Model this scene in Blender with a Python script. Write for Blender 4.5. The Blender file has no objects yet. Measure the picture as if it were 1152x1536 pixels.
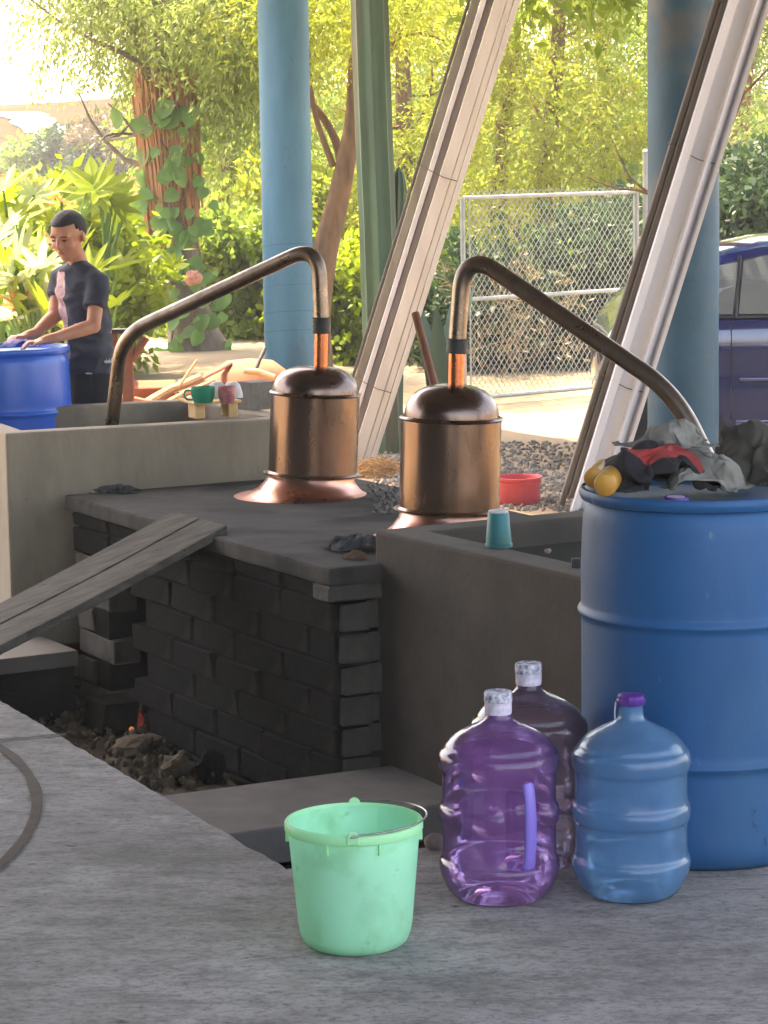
import bpy, bmesh, math, random
import numpy as np
from mathutils import Vector, Matrix, Euler, noise
random.seed(7); rng = np.random.default_rng(7)
R = math.radians
scene = bpy.context.scene
COL = scene.collection

# ---------------------------------------------------------------- camera
H, FPX, YH = 1.645, 3900.0, 240.0
PITCH = math.atan((768 - YH) / FPX); ROLL = R(0.85)
cam_d = bpy.data.cameras.new('camera'); cam = bpy.data.objects.new('camera', cam_d); COL.objects.link(cam)
cam_d.sensor_fit = 'VERTICAL'; cam_d.sensor_height = 36.0; cam_d.lens = 36.0 * FPX / 1536.0
cam_d.clip_start = 0.1; cam_d.clip_end = 5000
CAMROT = (Matrix.Rotation(R(90) - PITCH, 3, 'X') @ Matrix.Rotation(-ROLL, 3, 'Z'))
cam.matrix_world = Matrix.Translation((0, 0, H)) @ CAMROT.to_4x4()
scene.camera = cam

# ---------------------------------------------------------------- sky, sun, exposure
SUN_AZ = math.atan2(-0.6, 0.8); SUN_EL = R(66)
world = bpy.data.worlds.new('World'); scene.world = world; world.use_nodes = True
wn = world.node_tree.nodes; wl = world.node_tree.links
sky = wn.new('ShaderNodeTexSky'); sky.sky_type = 'NISHITA'; sky.sun_disc = False
sky.sun_elevation = SUN_EL; sky.sun_rotation = SUN_AZ; sky.air_density = 1.0; sky.dust_density = 3.5; sky.ozone_density = 1.0
wn['Background'].inputs['Strength'].default_value = 0.15
wl.new(sky.outputs[0], wn['Background'].inputs['Color'])
sl = bpy.data.lights.new('sun', 'SUN'); sl.energy = 2.6; sl.angle = R(0.5); sl.color = (1.0, 0.95, 0.86)
so = bpy.data.objects.new('sun', sl); COL.objects.link(so)
to_sun = Vector((math.sin(SUN_AZ) * math.cos(SUN_EL), math.cos(SUN_AZ) * math.cos(SUN_EL), math.sin(SUN_EL)))
so.rotation_euler = to_sun.to_track_quat('Z', 'Y').to_euler(); so.location = to_sun * 30
scene.view_settings.view_transform = 'Standard'; scene.view_settings.look = 'None'
scene.view_settings.gamma = 1.0; scene.view_settings.use_curve_mapping = False
scene.view_settings.exposure = 3.25
scene.view_settings.use_white_balance = True; scene.view_settings.white_balance_temperature = 8200; scene.view_settings.white_balance_tint = 14
scene.render.engine = 'CYCLES'
cy = scene.cycles
cy.use_denoising = True; cy.max_bounces = 12; cy.transparent_max_bounces = 24; cy.transmission_bounces = 12
cy.diffuse_bounces = 5; cy.caustics_reflective = False; cy.caustics_refractive = False
cy.sample_clamp_indirect = 6.0

# ---------------------------------------------------------------- pixels to places
def ray(px, py):
    return (CAMROT @ Vector(((px - 576) / FPX, (768 - py) / FPX, -1.0)))
def atz(px, py, z):
    d = ray(px, py); t = (z - H) / d.z
    return Vector((d.x * t, d.y * t, z))
def aty(px, py, Y):
    d = ray(px, py); t = Y / d.y
    return Vector((d.x * t, Y, H + d.z * t))
GA = R(29)
U = Vector((-math.sin(GA), math.cos(GA), 0)); V = Vector((math.cos(GA), math.sin(GA), 0)); Z = Vector((0, 0, 1))

# ---------------------------------------------------------------- materials
def s2l(c):
    return tuple((x / 255 / 12.92) if x / 255 <= .04045 else ((x / 255 + .055) / 1.055) ** 2.4 for x in c)
MATS = {}
def mat(name, c1, c2=None, scale=6, rough=.65, metal=0, bump=.0, bscale=40, spec=.4, detail=6, speck=None, stretch=(1, 1, 1),
        c3=None, s3=1.5, transl=0, coat=0, rvar=0.0):
    m = bpy.data.materials.new(name); m.use_nodes = True; MATS[name] = m
    nt = m.node_tree; n = nt.nodes; l = nt.links; b = n['Principled BSDF']
    b.inputs['Roughness'].default_value = rough; b.inputs['Metallic'].default_value = metal
    b.inputs['Specular IOR Level'].default_value = spec; b.inputs['Coat Weight'].default_value = coat
    tc = n.new('ShaderNodeTexCoord'); mp = n.new('ShaderNodeMapping'); mp.inputs['Scale'].default_value = stretch
    l.new(tc.outputs['Object'], mp.inputs['Vector'])
    col = None
    def noise_mix(a_sock, a_col, b_col, sc, lo, hi):
        t = n.new('ShaderNodeTexNoise'); t.inputs['Scale'].default_value = sc; t.inputs['Detail'].default_value = detail
        t.inputs['Roughness'].default_value = .6
        l.new(mp.outputs[0], t.inputs['Vector'])
        r = n.new('ShaderNodeMapRange'); r.inputs['From Min'].default_value = lo; r.inputs['From Max'].default_value = hi
        l.new(t.outputs['Fac'], r.inputs['Value'])
        x = n.new('ShaderNodeMix'); x.data_type = 'RGBA'
        l.new(r.outputs[0], x.inputs['Factor'])
        if a_sock is None: x.inputs['A'].default_value = (*a_col, 1)
        else: l.new(a_sock, x.inputs['A'])
        x.inputs['B'].default_value = (*b_col, 1)
        return x.outputs['Result'], r.outputs[0]
    fac = None
    if c2 is not None:
        col, fac = noise_mix(None, c1, c2, scale, .35, .68)
    if c3 is not None:
        col, _ = noise_mix(col, c1, c3, s3, .52, .66)
    if speck is not None:
        scol, ssize, lo = speck
        col, _ = noise_mix(col, c1, scol, ssize, lo, lo + .07)
    if col is None: b.inputs['Base Color'].default_value = (*c1, 1)
    else: l.new(col, b.inputs['Base Color'])
    if rvar and fac is not None:
        r = n.new('ShaderNodeMapRange'); r.inputs['To Min'].default_value = rough - rvar; r.inputs['To Max'].default_value = rough + rvar
        l.new(fac, r.inputs['Value']); l.new(r.outputs[0], b.inputs['Roughness'])
    if bump:
        t = n.new('ShaderNodeTexNoise'); t.inputs['Scale'].default_value = bscale; t.inputs['Detail'].default_value = 8
        t.inputs['Roughness'].default_value = .65
        l.new(mp.outputs[0], t.inputs['Vector'])
        bp = n.new('ShaderNodeBump'); bp.inputs['Strength'].default_value = bump; bp.inputs['Distance'].default_value = .01
        l.new(t.outputs['Fac'], bp.inputs['Height']); l.new(bp.outputs[0], b.inputs['Normal'])
    if transl:
        tr = n.new('ShaderNodeBsdfTranslucent'); mx = n.new('ShaderNodeMixShader'); mx.inputs[0].default_value = transl
        if col is None: tr.inputs['Color'].default_value = (*c1, 1)
        else: l.new(col, tr.inputs['Color'])
        l.new(b.outputs[0], mx.inputs[1]); l.new(tr.outputs[0], mx.inputs[2]); l.new(mx.outputs[0], n['Material Output'].inputs['Surface'])
    return m

def clear_plastic(name, tint, haze, haze_col, rough=.12):
    """thin bottle wall: tinted see-through, a cloudy share and the gloss of plastic"""
    m = bpy.data.materials.new(name); m.use_nodes = True
    nt = m.node_tree; n = nt.nodes; l = nt.links; n.remove(n['Principled BSDF'])
    tr = n.new('ShaderNodeBsdfTransparent'); tr.inputs[0].default_value = (*tint, 1)
    df = n.new('ShaderNodeBsdfDiffuse'); df.inputs[0].default_value = (*haze_col, 1)
    tl = n.new('ShaderNodeBsdfTranslucent'); tl.inputs[0].default_value = (*haze_col, 1)
    a0 = n.new('ShaderNodeMixShader'); a0.inputs[0].default_value = .5
    l.new(df.outputs[0], a0.inputs[1]); l.new(tl.outputs[0], a0.inputs[2])
    tc = n.new('ShaderNodeTexCoord'); t = n.new('ShaderNodeTexNoise'); t.inputs['Scale'].default_value = 14; t.inputs['Detail'].default_value = 5
    l.new(tc.outputs['Object'], t.inputs['Vector'])
    r = n.new('ShaderNodeMapRange'); r.inputs['To Min'].default_value = haze * .7; r.inputs['To Max'].default_value = haze * 1.3
    l.new(t.outputs['Fac'], r.inputs['Value'])
    a = n.new('ShaderNodeMixShader'); l.new(r.outputs[0], a.inputs[0]); l.new(tr.outputs[0], a.inputs[1]); l.new(a0.outputs[0], a.inputs[2])
    g = n.new('ShaderNodeBsdfGlossy'); g.inputs['Roughness'].default_value = rough
    fr = n.new('ShaderNodeFresnel'); fr.inputs['IOR'].default_value = 1.5
    t2 = n.new('ShaderNodeTexNoise'); t2.inputs['Scale'].default_value = 22; t2.inputs['Detail'].default_value = 2
    l.new(tc.outputs['Object'], t2.inputs['Vector'])
    bp = n.new('ShaderNodeBump'); bp.inputs['Strength'].default_value = .12; bp.inputs['Distance'].default_value = .02
    l.new(t2.outputs['Fac'], bp.inputs['Height']); l.new(bp.outputs[0], g.inputs['Normal'])
    b = n.new('ShaderNodeMixShader'); l.new(fr.outputs[0], b.inputs[0]); l.new(a.outputs[0], b.inputs[1]); l.new(g.outputs[0], b.inputs[2])
    l.new(b.outputs[0], n['Material Output'].inputs['Surface'])
    return m

def floor_mat():
    m = bpy.data.materials.new('floor_concrete'); m.use_nodes = True; nt = m.node_tree; n = nt.nodes; l = nt.links; b = n['Principled BSDF']
    b.inputs['Roughness'].default_value = .85; b.inputs['Specular IOR Level'].default_value = .3
    tc = n.new('ShaderNodeTexCoord')
    def nz(sc, det, stretch, lo, hi, rgh=.6):
        mp = n.new('ShaderNodeMapping'); mp.inputs['Scale'].default_value = stretch; l.new(tc.outputs['Object'], mp.inputs['Vector'])
        t = n.new('ShaderNodeTexNoise'); t.inputs['Scale'].default_value = sc; t.inputs['Detail'].default_value = det; t.inputs['Roughness'].default_value = rgh
        l.new(mp.outputs[0], t.inputs['Vector']); r = n.new('ShaderNodeMapRange'); r.inputs['From Min'].default_value = lo; r.inputs['From Max'].default_value = hi
        l.new(t.outputs['Fac'], r.inputs['Value']); return r.outputs[0]
    def mix(fac, a, bcol):
        x = n.new('ShaderNodeMix'); x.data_type = 'RGBA'; l.new(fac, x.inputs['Factor'])
        if isinstance(a, tuple): x.inputs['A'].default_value = (*a, 1)
        else: l.new(a, x.inputs['A'])
        x.inputs['B'].default_value = (*bcol, 1); return x.outputs['Result']
    c = mix(nz(1.1, 5, (1, 1, 1), .35, .7), s2l((164, 158, 153)), s2l((134, 128, 123)))
    c = mix(nz(.55, 4, (1, 1.4, 1), .54, .68), c, s2l((112, 108, 96)))
    c = mix(nz(7, 8, (1, 2.0, 1), .44, .70, .75), c, s2l((96, 92, 89)))
    c = mix(nz(3.2, 6, (1, 1.3, 1), .55, .72, .7), c, s2l((172, 167, 162)))
    c = mix(nz(40, 6, (1, 1.5, 1), .48, .72, .8), c, s2l((74, 71, 69)))
    c = mix(nz(16, 4, (1, 1.9, 1), .665, .72), c, s2l((66, 63, 60)))
    c = mix(nz(7, 2, (1, 1, 1), .745, .76), c, s2l((46, 44, 42)))
    l.new(c, b.inputs['Base Color'])
    h = n.new('ShaderNodeMath'); h.operation = 'ADD'; l.new(nz(60, 6, (1, 1.6, 1), .2, .8, .8), h.inputs[0]); l.new(nz(12, 5, (1, 1.6, 1), .2, .8), h.inputs[1])
    bp = n.new('ShaderNodeBump'); bp.inputs['Strength'].default_value = .7; bp.inputs['Distance'].default_value = .006
    l.new(h.outputs[0], bp.inputs['Height']); l.new(bp.outputs[0], b.inputs['Normal']); return m
m_floor = floor_mat()
m_conc = mat('concrete', s2l((128, 122, 116)), s2l((105, 100, 95)), scale=4, rough=.85, bump=.35, bscale=30, speck=(s2l((70, 68, 66)), 40, .70))
m_conc_tan = mat('tan_render', s2l((150, 138, 120)), s2l((124, 114, 100)), scale=4, rough=.85, bump=.3, bscale=30, speck=(s2l((70, 68, 66)), 30, .71), c3=s2l((110, 100, 90)), s3=1.4, stretch=(1, 1, .45))
m_conc_brown = mat('stained_render', s2l((72, 64, 56)), s2l((52, 46, 41)), scale=3.5, rough=.85, bump=.35, bscale=35, speck=(s2l((150, 146, 140)), 26, .735), c3=s2l((68, 55, 41)), s3=1.3)
m_slab = mat('furnace_slab', s2l((70, 67, 63)), s2l((50, 48, 46)), scale=5, rough=.9, bump=.4, bscale=25, c3=s2l((34, 33, 32)), s3=2.4, stretch=(1, 1.6, 1), speck=(s2l((100, 96, 90)), 26, .68), spec=.2)
m_brick = mat('block_grey', s2l((82, 76, 69)), s2l((60, 56, 51)), scale=9, rough=.92, bump=.6, bscale=45, speck=(s2l((108, 98, 88)), 30, .68), c3=s2l((48, 45, 42)), s3=5)
m_soot = mat('block_sooty', s2l((27, 26, 25)), s2l((16, 16, 16)), scale=6, rough=.9, bump=.6, bscale=45, c3=s2l((50, 44, 38)), s3=2.6, spec=.06)
m_mortar = mat('mortar_sooty', s2l((30, 28, 26)), s2l((17, 16, 15)), scale=8, rough=.95, bump=.4, spec=.06)
m_pitfloor = mat('pit_ash', s2l((92, 78, 58)), s2l((54, 47, 39)), scale=9, rough=.95, bump=.8, bscale=25)
m_copper = mat('copper_bright', (.62, .33, .25), (.52, .26, .19), scale=7, rough=.32, metal=1, bump=.05, bscale=20, rvar=.08)
m_copper_red = mat('copper_neck', (.58, .20, .09), (.42, .13, .06), scale=10, rough=.3, metal=1, rvar=.08)
m_copper_brown = mat('copper_tarnished', (.19, .125, .09), (.12, .082, .063), scale=4.5, rough=.27, metal=1, bump=.05, bscale=5, c3=(.27, .15, .10), s3=2.0, rvar=.08, stretch=(1, 1, .5))
m_copper_dome = mat('copper_dome', (.16, .11, .09), (.11, .08, .07), scale=5, rough=.26, metal=1, bump=.05, bscale=8, rvar=.08)
m_pipe = mat('pipe_tarnished', (.24, .19, .15), (.13, .10, .08), scale=9, rough=.36, metal=1, bump=.12, bscale=40, rvar=.1)
m_tape = mat('rubber_tape', (.016, .016, .018), rough=.55, bump=.3, bscale=30)
m_drum = mat('drum_blue', s2l((10, 82, 132)), s2l((16, 72, 114)), scale=3, rough=.5, bump=.1, bscale=50, c3=s2l((36, 84, 122)), s3=2.2, speck=(s2l((78, 112, 136)), 22, .67), spec=.28, rvar=.1, stretch=(1, 1, .55))
m_drum2 = mat('drum_bright_blue', s2l((20, 96, 200)), s2l((26, 84, 180)), scale=3, rough=.3, spec=.5)
m_bucket = mat('bucket_green', s2l((192, 246, 222)), s2l((180, 240, 210)), scale=5, rough=.42, transl=.5, bump=.06, bscale=60, speck=(s2l((146, 220, 180)), 24, .66), c3=s2l((172, 230, 196)), s3=9)
m_bucket_rim = mat('bucket_rim_green', s2l((176, 240, 190)), rough=.45, transl=.35)
m_wire = mat('wire_steel', (.35, .35, .33), (.2, .19, .17), scale=40, rough=.35, metal=1)
m_wire_rust = mat('wire_rusty', (.16, .10, .06), (.1, .06, .04), scale=40, rough=.7)
m_galv = mat('galvanised', (.36, .38, .38), (.27, .29, .29), scale=12, rough=.5, metal=.5)
m_purple = clear_plastic('jug_purple', (.84, .64, .90), .22, s2l((190, 130, 220)))
m_bluejug = clear_plastic('jug_blue', (.54, .77, .94), .46, s2l((112, 176, 226)), .2)
m_palejug = clear_plastic('jug_pale', (.84, .74, .84), .08, s2l((176, 150, 180)))
m_handle = mat('handle_lilac', s2l((124, 104, 190)), rough=.35)
m_capwhite = mat('cap_white', s2l((214, 206, 220)), s2l((180, 170, 190)), scale=60, rough=.6, bump=.4, bscale=80)
m_caplabel = mat('cap_label', s2l((206, 202, 214)), s2l((70, 84, 104)), scale=70, rough=.6, detail=2)
m_cappurple = mat('cap_purple', s2l((80, 36, 124)), rough=.4)
m_teal = mat('cup_teal', s2l((14, 112, 120)), s2l((32, 96, 88)), scale=12, rough=.5, bump=.1)
m_white = mat('worn_white', s2l((205, 205, 205)), s2l((170, 168, 164)), scale=14, rough=.7)
m_green = mat('enamel_green', s2l((0, 150, 116)), s2l((10, 134, 104)), rough=.3)
m_mug = mat('mug_print', s2l((196, 132, 130)), s2l((150, 84, 92)), scale=30, rough=.4, detail=3)
m_red = mat('bucket_red', s2l((196, 72, 76)), s2l((178, 62, 68)), rough=.55)
m_yellow = mat('gourd_yellow', s2l((196, 146, 62)), s2l((168, 118, 48)), scale=14, rough=.4, bump=.1)
m_plank = mat('plank_grey', s2l((100, 94, 86)), s2l((68, 64, 59)), scale=7, rough=.9, bump=.6, bscale=20, stretch=(.5, 4.5, 3), spec=.2, speck=(s2l((40, 38, 35)), 9, .64))
m_colblue = mat('column_blue', s2l((58, 112, 136)), s2l((48, 98, 122)), scale=5, rough=.55, bump=.18, bscale=14, speck=(s2l((34, 66, 82)), 18, .66), c3=s2l((44, 82, 98)), s3=1.6, stretch=(1, 1, .4))
m_colworn = mat('column_worn', s2l((34, 76, 94)), s2l((28, 62, 78)), scale=3, rough=.6, bump=.18, bscale=14, c3=s2l((84, 82, 76)), s3=1.3, speck=(s2l((88, 72, 58)), 16, .64))
m_colseam = mat('column_seam', s2l((24, 78, 110)), rough=.7)
m_cream = mat('board_cream', s2l((204, 198, 190)), s2l((188, 180, 172)), scale=3, rough=.7, bump=.15, speck=(s2l((120, 90, 80)), 14, .72), stretch=(2, 2, .25))
m_boardwhite = mat('board_white', s2l((205, 202, 204)), s2l((186, 182, 186)), scale=4, rough=.6)
m_boardmauve = mat('board_mauve', s2l((126, 118, 122)), s2l((108, 101, 105)), scale=4, rough=.7, stretch=(1, 1, .2))
m_boardolive = mat('board_olive', s2l((134, 128, 116)), s2l((106, 100, 90)), scale=5, rough=.8, bump=.2, stretch=(2, 2, .2))
m_boarddark = mat('board_dark', s2l((98, 92, 86)), s2l((72, 67, 63)), scale=5, rough=.8, bump=.3, stretch=(2, 2, .2))
m_channel = mat('channel_lilac', s2l((206, 208, 214)), s2l((190, 192, 202)), scale=3, rough=.5, stretch=(1, 1, .3))
m_carpaint = mat('car_paint', s2l((14, 28, 78)), rough=.12, metal=.25, spec=.7, coat=1.0)
m_carglass = mat('car_glass', (.30, .36, .38), rough=.03, metal=.75, spec=1.0)
m_cartrim = mat('car_trim', s2l((22, 22, 26)), rough=.4)
m_chrome = mat('car_chrome', (.62, .64, .68), rough=.15, metal=1)
m_tyre = mat('tyre', (.012, .012, .012), rough=.85, bump=.3)
m_rim = mat('wheel_rim', (.5, .5, .52), rough=.3, metal=1)
m_skin = mat('skin', s2l((186, 132, 104)), s2l((170, 114, 88)), scale=12, rough=.55)
m_hair = mat('hair', s2l((30, 28, 32)), s2l((18, 17, 19)), scale=60, rough=.6, bump=.6, bscale=140)
m_shirt = mat('shirt_charcoal', s2l((62, 66, 78)), s2l((48, 51, 61)), scale=9, rough=.9, bump=.35, bscale=14)
m_shirtprint = mat('shirt_print', s2l((208, 178, 176)), s2l((150, 116, 120)), scale=22, rough=.9, detail=3)
m_print = mat('print_white', s2l((200, 200, 206)), rough=.8)
m_trousers = mat('trousers', s2l((40, 42, 44)), s2l((28, 29, 31)), scale=8, rough=.9, bump=.3, bscale=12)
m_eye = mat('eye_dark', s2l((32, 22, 20)), rough=.3)
m_lip = mat('lip', s2l((150, 86, 76)), rough=.5)
m_cloth_black = mat('cloth_black', s2l((40, 40, 44)), s2l((28, 28, 32)), scale=10, rough=.95, bump=.3, bscale=90)
m_cloth_grey = mat('cloth_grey', s2l((124, 124, 118)), s2l((96, 96, 90)), scale=8, rough=.95, bump=.3, bscale=90)
m_cloth_red = mat('cloth_red', s2l((176, 62, 58)), s2l((120, 44, 44)), scale=10, rough=.95, bump=.3, bscale=90)
m_cloth_olive = mat('cloth_olive', s2l((64, 62, 54)), s2l((48, 47, 42)), scale=6, rough=.9, bump=.25, bscale=60)
m_cloth_soot = mat('rag_sooty', s2l((66, 68, 70)), s2l((40, 42, 44)), scale=14, rough=.95, bump=.4, bscale=60)
m_rust = mat('rag_brown', s2l((118, 92, 74)), s2l((84, 66, 56)), scale=12, rough=.95, bump=.4)
m_rag_lilac = mat('rag_lilac', s2l((150, 146, 190)), s2l((120, 110, 160)), scale=12, rough=.9)
m_ground = mat('dirt', s2l((146, 126, 100)), s2l((120, 104, 84)), scale=.9, rough=.95, bump=.8, bscale=7, c3=s2l((134, 120, 82)), s3=.35, speck=(s2l((110, 98, 84)), 9, .64))
m_field = mat('dry_field', s2l((88, 66, 28)), s2l((78, 62, 26)), scale=.06, rough=1, bump=.5, bscale=2, c3=s2l((70, 60, 26)), s3=.3, spec=.0)
m_hill = mat('dry_hill', s2l((76, 53, 32)), s2l((62, 44, 27)), scale=.15, rough=1, spec=.0, c3=s2l((52, 45, 26)), s3=.3, speck=(s2l((36, 38, 20)), 1.2, .6), stretch=(1, 1, 3))
m_track = mat('pale_track', s2l((226, 208, 186)), s2l((206, 186, 160)), scale=.2, rough=1)
m_gravel = mat('gravel_grey', s2l((128, 122, 116)), s2l((92, 88, 84)), scale=5, rough=.95, bump=.5)
m_straw = mat('straw', s2l((176, 140, 96)), s2l((140, 104, 68)), scale=12, rough=.9)
m_bark = mat('bark_brown', s2l((128, 96, 70)), s2l((92, 70, 54)), scale=8, rough=.95, bump=.9, bscale=24, stretch=(2, 2, .5))
m_bark_grey = mat('bark_grey', s2l((122, 108, 96)), s2l((92, 82, 74)), scale=6, rough=.95, bump=.9, bscale=20, stretch=(2, 2, .5))
m_fibre = mat('fibre_rust', s2l((176, 126, 88)), s2l((138, 94, 64)), scale=8, rough=.95, bump=.5, bscale=30, stretch=(3, 3, .3))
m_cactus = mat('cactus', s2l((62, 88, 60)), s2l((44, 66, 48)), scale=2.5, rough=.6, bump=.2, bscale=30, c3=s2l((104, 92, 70)), s3=1.6, stretch=(3, 3, .35))
m_wood = mat('wood_pale', s2l((212, 178, 130)), s2l((190, 152, 104)), scale=5, rough=.8, bump=.2, stretch=(.4, 4, 4))
m_log = mat('firewood', s2l((158, 118, 88)), s2l((116, 84, 64)), scale=7, rough=.95, bump=.7, bscale=22)
m_wood_red = mat('wood_red', s2l((126, 78, 62)), s2l((100, 62, 50)), scale=7, rough=.85, bump=.3)
m_stick = mat('stick_brown', s2l((128, 82, 58)), s2l((104, 66, 48)), scale=9, rough=.7)
m_terra = mat('terracotta', s2l((160, 94, 66)), s2l((134, 78, 56)), scale=6, rough=.85, bump=.2)
m_stone = mat('rubble', s2l((150, 130, 116)), s2l((112, 98, 90)), scale=7, rough=.95, bump=.5)
m_block = mat('cinder_block', s2l((122, 116, 108)), s2l((98, 94, 88)), scale=14, rough=.95, bump=.6, bscale=60)
m_pink = mat('pink_rag', s2l((206, 142, 122)), rough=.9)
m_roof = mat('roof_sheet', s2l((108, 104, 100)), s2l((86, 82, 80)), scale=2, rough=.6, metal=.2)
m_wallb = mat('added_side_wall', s2l((96, 90, 84)), s2l((76, 72, 68)), scale=3, rough=.9, bump=.4)
def leafmat(name, a, b, t=.5, rough=.5):
    return mat(name, s2l(a), s2l(b), scale=1.6, rough=rough, transl=t, spec=.35)
m_leaf_y = leafmat('leaf_yellowgreen', (164, 166, 58), (132, 148, 52), .58)
m_leaf_g = leafmat('leaf_green', (134, 152, 58), (98, 126, 50), .58)
m_leaf_grey = leafmat('leaf_greygreen', (140, 152, 82), (112, 132, 68), .58)
m_leaf_dark = leafmat('leaf_dark', (58, 84, 46), (42, 64, 38), .35)
m_leaf_vine = leafmat('leaf_vine', (118, 154, 84), (92, 132, 70), .5)
m_leaf_castor = leafmat('leaf_castor', (140, 156, 36), (108, 132, 32), .55)
m_leaf_red = leafmat('leaf_red', (170, 104, 58), (150, 112, 60), .4)
m_leaf_pale = leafmat('leaf_pale', (164, 174, 124), (132, 150, 96), .4)
m_agave = mat('agave_leaf', s2l((76, 96, 78)), s2l((62, 82, 66)), scale=2, rough=.6)
m_dry = leafmat('leaf_dry', (128, 112, 76), (100, 86, 60), .3)

# ---------------------------------------------------------------- mesh building
class MB:
    def __init__(s): s.v = []; s.f = []; s.mi = []
    def add(s, verts, faces, mi=0):
        o = len(s.v); s.v += [tuple(p) for p in verts]
        s.f += [tuple(i + o for i in f) for f in faces]; s.mi += [mi] * len(faces); return s
    def obox(s, c, ax, ay, az, mi=0):
        c = Vector(c); ax = Vector(ax); ay = Vector(ay); az = Vector(az)
        p = [c + ax * a + ay * b + az * d for d in (-1, 1) for b in (-1, 1) for a in (-1, 1)]
        return s.add(p, [(0, 2, 3, 1), (4, 5, 7, 6), (0, 1, 5, 4), (2, 6, 7, 3), (0, 4, 6, 2), (1, 3, 7, 5)], mi)
    def prism(s, poly, z0, z1, mi=0):
        n = len(poly)
        p = [(q[0], q[1], z0) for q in poly] + [(q[0], q[1], z1) for q in poly]
        f = [tuple(range(n))[::-1], tuple(range(n, 2 * n))] + [(i, (i + 1) % n, (i + 1) % n + n, i + n) for i in range(n)]
        return s.add(p, f, mi)
    def tube(s, pts, rad, seg=12, caps=True, mi=0, flat=1.0, up=None):
        pts = [Vector(p) for p in pts]; n = len(pts)
        if not hasattr(rad, '__len__'): rad = [rad] * n
        t0 = (pts[1] - pts[0]).normalized()
        ref = Vector(up) if up is not None else (Vector((0, 0, 1)) if abs(t0.z) < .9 else Vector((1, 0, 0)))
        a = t0.cross(ref).normalized(); verts = []
        for i, p in enumerate(pts):
            t = ((pts[min(i + 1, n - 1)] - pts[max(i - 1, 0)])).normalized()
            a = (a - t * a.dot(t)).normalized(); b = t.cross(a)
            for k in range(seg):
                th = 2 * math.pi * k / seg
                verts.append(p + (a * math.cos(th) + b * math.sin(th) * flat) * rad[i])
        f = [(i * seg + k, i * seg + (k + 1) % seg, (i + 1) * seg + (k + 1) % seg, (i + 1) * seg + k) for i in range(n - 1) for k in range(seg)]
        if caps: f += [tuple(range(seg))[::-1], tuple(range((n - 1) * seg, n * seg))]
        return s.add(verts, f, mi)
    def lathe(s, prof, c=(0, 0, 0), seg=40, rot=None, mod=None, mi=0, close=False):
        c = Vector(c); verts = []; n = len(prof)
        for (r, z) in prof:
            for k in range(seg):
                th = 2 * math.pi * k / seg; rr = r
                if mod: rr = mod(r, z, th)
                p = Vector((rr * math.cos(th), rr * math.sin(th), z))
                if rot is not None: p = rot @ p
                verts.append(c + p)
        f = [(i * seg + k, i * seg + (k + 1) % seg, (i + 1) * seg + (k + 1) % seg, (i + 1) * seg + k) for i in range(n - 1) for k in range(seg)]
        if close: f += [tuple(range(seg))[::-1], tuple(range((n - 1) * seg, n * seg))]
        return s.add(verts, f, mi)
    def blob(s, c, r, seg=14, rings=9, rot=None, nz=0, nsc=1.0, seed=0, mi=0):
        c = Vector(c); r = Vector(r if hasattr(r, '__len__') else (r, r, r)); verts = []
        for i in range(rings + 1):
            ph = math.pi * i / rings
            for k in range(seg):
                th = 2 * math.pi * k / seg
                d = Vector((math.sin(ph) * math.cos(th), math.sin(ph) * math.sin(th), -math.cos(ph)))
                q = 1 + (nz * noise.noise(d * nsc + Vector((seed, seed * 1.7, 0))) if nz else 0)
                p = Vector((d.x * r.x, d.y * r.y, d.z * r.z)) * q
                if rot is not None: p = rot @ p
                verts.append(c + p)
        f = [(i * seg + k, i * seg + (k + 1) % seg, (i + 1) * seg + (k + 1) % seg, (i + 1) * seg + k) for i in range(rings) for k in range(seg)]
        return s.add(verts, f, mi)
    def build(s, name, m, parent=None, smooth=False, bevel=0, bseg=2, origin=None, weld=False):
        o0 = Vector(origin) if origin is not None else (root_loc(parent) if parent is not None else Vector((0, 0, 0)))
        me = bpy.data.meshes.new(name)
        me.from_pydata([(p[0] - o0.x, p[1] - o0.y, p[2] - o0.z) for p in s.v], [], s.f)
        mats = m if isinstance(m, (list, tuple)) else [m]
        for x in mats: me.materials.append(x)
        if len(mats) > 1: me.polygons.foreach_set('material_index', s.mi)
        bm = bmesh.new(); bm.from_mesh(me)
        if weld: bmesh.ops.remove_doubles(bm, verts=bm.verts, dist=1e-5)
        bmesh.ops.recalc_face_normals(bm, faces=bm.faces)
        if bevel: bmesh.ops.bevel(bm, geom=[e for e in bm.edges if e.calc_face_angle(0) > .5], offset=bevel, segments=bseg, affect='EDGES', profile=.6)
        bm.to_mesh(me); bm.free()
        if smooth:
            me.polygons.foreach_set('use_smooth', [True] * len(me.polygons))
            me.set_sharp_from_angle(angle=R(smooth if smooth is not True else 50))
        o = bpy.data.objects.new(name, me); COL.objects.link(o)
        if parent is not None:
            o.parent = parent
        elif origin is not None: o.location = o0
        return o
def root_loc(o):
    v = Vector((0, 0, 0))
    while o is not None: v += o.location; o = o.parent
    return v
def thing(name, loc, label, cat, group=None):
    o = bpy.data.objects.new(name, None); COL.objects.link(o); o.location = loc; o.empty_display_size = .1
    return tag(o, label, cat, group)
def tag(o, label, cat, group=None):
    o['label'] = label; o['category'] = cat
    if group: o['group'] = group
    return o
def struct(o): o['kind'] = 'structure'; return o
def stuff(o): o['kind'] = 'stuff'; return o
def link_copy(o, parent, loc, rot=(0, 0, 0), sc=(1, 1, 1)):
    c = o.copy(); COL.objects.link(c); c.parent = parent; c.location = loc; c.rotation_euler = rot; c.scale = sc; return c
def mesh_obj(name, me, parent, mx):
    o = bpy.data.objects.new(name, me); COL.objects.link(o); o.parent = parent; o.matrix_local = mx; return o
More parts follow.
